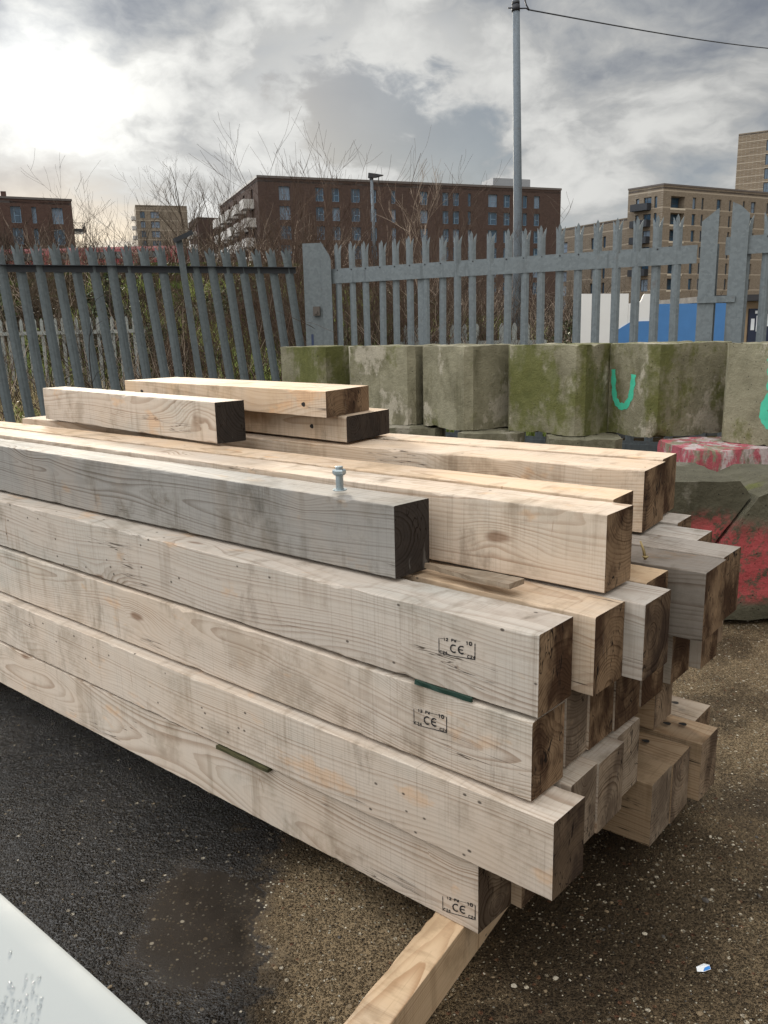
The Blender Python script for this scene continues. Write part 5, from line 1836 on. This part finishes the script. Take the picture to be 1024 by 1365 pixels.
# saplings that stand out against the sky
def sapling(label, loc, seed, hgt, mi, depth=3, r0=.022, spread=.42, stems=1, lean=.12, kids=(3, 5)):
    root = empty('bare_sapling', label, 'sapling', (*loc, gz(*loc)))
    rd = random.Random(seed)
    mb = MB()
    mt = MB()
    for s in range(stems):
        d = Vector((rd.uniform(-lean, lean), rd.uniform(-lean, lean), 1)).normalized()
        p = Vector((rd.uniform(-.15, .15) * (stems > 1), 0, -.05))
        pts, rs = [p.copy()], [r0]
        for i in range(8):
            d = (d + Vector((rd.uniform(-.1, .1), rd.uniform(-.1, .1), .05))).normalized()
            p = p + d * hgt / 8
            pts.append(p.copy())
            rs.append(r0 * (1 - .11 * (i + 1)) + .002)
        mt.tube(pts, rs, 5)
        for i in range(2, 8):
            for _ in range(rd.randint(1, 3)):
                sd = Vector((rd.uniform(-1, 1), rd.uniform(-1, 1), rd.uniform(.3, 1.3))).normalized()
                twig(mb, rd, pts[i].lerp(pts[i + 1], rd.random()), sd, hgt * rd.uniform(.12, .27), rs[i] * .55, depth - 1, 0, spread, kids)
    mt.build('trunk', M_TWIG[mi], root, True)
    mb.build('branches', M_TWIG[mi], root)
    return root


sapling('pale-barked leafless sapling forking in front of the right half of the long brown block', (.95, 12.9), 4, 3.1, 1, 3, .020, .40, 2, .16)
sapling('tall thin leafless sapling rising highest against the dark cloud, left of the street lamp', (-.62, 13.6), 9, 3.5, 0, 3, .017, .35, 2, .12, (2, 4))
sapling('thin leafless sapling with upright shoots right of the street lamp', (.42, 13.8), 12, 3.3, 0, 3, .015, .3, 2, .08, (2, 3))
sapling('leafless sapling with arching shoots above the left end of the long brown block', (-1.25, 13.9), 15, 3.3, 3, 3, .016, .4, 2, .14, (2, 4))


def bare_tree(label, loc, seed, hgt, r0):
    root = empty('bare_tree', label, 'tree', (*loc, gz(*loc)))
    rd = random.Random(seed)
    mt, mb = MB(), MB()
    mt.tube([(0, 0, -.1), (.05, 0, hgt * .25), (-.02, .03, hgt * .5)], [r0, r0 * .75, r0 * .5], 7)
    for i in range(10):
        a = i * 2.4
        z = hgt * rd.uniform(.22, .5)
        twig(mb, rd, (0, 0, z), (math.cos(a) * .7, math.sin(a) * .7, rd.uniform(.6, 1.4)), hgt * rd.uniform(.35, .55), r0 * .34, 3, 0, .42, (2, 4))
    mt.build('trunk', M_TWIG[3], root, True)
    mb.build('branches', M_TWIG[3], root)


bare_tree('leafless tree in front of the right half of the distant tan tower', (-7.0, 31), 3, 3.6, .07)
bare_tree('low leafless tree between the small brown block and the balconies', (-5.0, 27), 14, 2.9, .06)

# one bramble cane arching in front of the leaning fence
mb = MB()
cane = [Vector((-2.62 - .42 * t - .10 * math.sin(t * 5), 8.02 + .55 * t, 1.78 * math.sin(min(1, t * 1.05) * 1.75) + .04 * math.sin(t * 17))) for t in [i / 14 for i in range(15)]]
mb.tube(cane, [.0075 - .0004 * i for i in range(15)], 5)
for i in (5, 8, 11):
    mb.tube([cane[i], cane[i] + Vector((.05, .02, .10)), cane[i] + Vector((.13, .03, .15))], [.003, .0025, .0015], 4)
tag(mb.build('bramble_cane', M_TWIG[2], None, True), 'single dark bramble cane arching in front of the leaning fence', 'bramble cane')

# ------------------------------------------------------------------ grey panel in the near left corner
def panel_mat():
    mt, k, b = new_mat('pale_grey_gloss')
    p = k.n('ShaderNodeTexCoord').outputs['Object']
    n = k.noise(p, 14, 5, .6)
    k.set(b.inputs['Base Color'], k.mix(n, (.25, .268, .272), (.29, .308, .31)))
    k.set(b.inputs['Roughness'], k.lin(n, .3, .7, .62, .74))
    b.inputs['Specular IOR Level'].default_value = .3
    return mt


M_PANEL = panel_mat()
pa, pb_ = Vector((-.474, .866, .9)), Vector((-.234, .663, .9))
dd = (pb_ - pa).normalized()
pn = empty('metal_panel', 'pale grey glossy panel wet with raindrops in the near left corner', 'panel', (pa.x, pa.y, 0), math.atan2(dd.y, dd.x))
mb = MB()
prof = [(-.95, .9), (-.6, .9), (-.3, .9), (-.12, .9), (-.03, .9), (-.008, .8992), (-.002, .8965), (.0, .892), (.0003, .88), (.0, .850)]
xs = [-.9, -.5, -.25, 0, .2, .4, .8, 1.2]
for x in xs:
    for y, z in prof:
        mb.v.append((x, y, z - .012 * (x - .15) ** 2 + .17 * min(0, y + .02)))
m_ = len(prof)
for i in range(len(xs) - 1):
    for j in range(m_ - 1):
        mb.f.append([i * m_ + j, (i + 1) * m_ + j, (i + 1) * m_ + j + 1, i * m_ + j + 1])
        mb.mi.append(0)
mb.build('panel_top', M_PANEL, pn, True)
mb = MB()
mb.prism([(-.88, -.93, .02), (-.88, -.012, .02), (-.88, -.012, .86), (-.88, -.93, .72)], (2.06, 0, 0))
mb.build('panel_side', M_PANEL, pn)
# raindrops
mt, k, b = new_mat('rain_water')
b.inputs['Base Color'].default_value = (.95, .97, 1, 1)
b.inputs['Roughness'].default_value = .03
b.inputs['IOR'].default_value = 1.33
b.inputs['Transmission Weight'].default_value = 1.0
mb = MB()
rd = random.Random(8)
placed = []


def drop(x, y, r):
    K = 8
    zt = .9 - .012 * (x - .15) ** 2 + .17 * min(0, y + .02) + .0003
    vs, fs = [], []
    ex, ey, rot = rd.uniform(.8, 1.6), rd.uniform(.7, 1.1), rd.uniform(-.5, .5)
    for (q, h) in ((1, 0), (.86, .28), (.5, .44)):
        for j in range(K):
            t = 2 * math.pi * j / K
            dx, dy = ex * math.cos(t) * r * q, ey * math.sin(t) * r * q
            vs.append((x + dx * math.cos(rot) - dy * math.sin(rot), y + dx * math.sin(rot) + dy * math.cos(rot), zt + h * r))
    vs.append((x, y, zt + .5 * r))
    for i in range(2):
        fs += [(i * K + j, i * K + (j + 1) % K, (i + 1) * K + (j + 1) % K, (i + 1) * K + j) for j in range(K)]
    fs += [(2 * K + j, 2 * K + (j + 1) % K, 3 * K) for j in range(K)]
    mb.add(vs, fs)


for _ in range(900):
    x, y = rd.uniform(.07, .27), rd.uniform(-.13, -.036)
    n = noise.noise((x * 34, y * 34, 2.0))
    if n < -.05 + .3 * max(0, (y + .06) / .024) or x > .21 - (y + .04) * .9:
        continue
    r = rd.uniform(.0011, .0026)
    if any((x - a) ** 2 + (y - b_) ** 2 < (1.45 * (r + c)) ** 2 for a, b_, c in placed):
        continue
    placed.append((x, y, r))
    drop(x, y, r)
tag(mb.build('raindrops', mt, pn, True), kind='stuff')
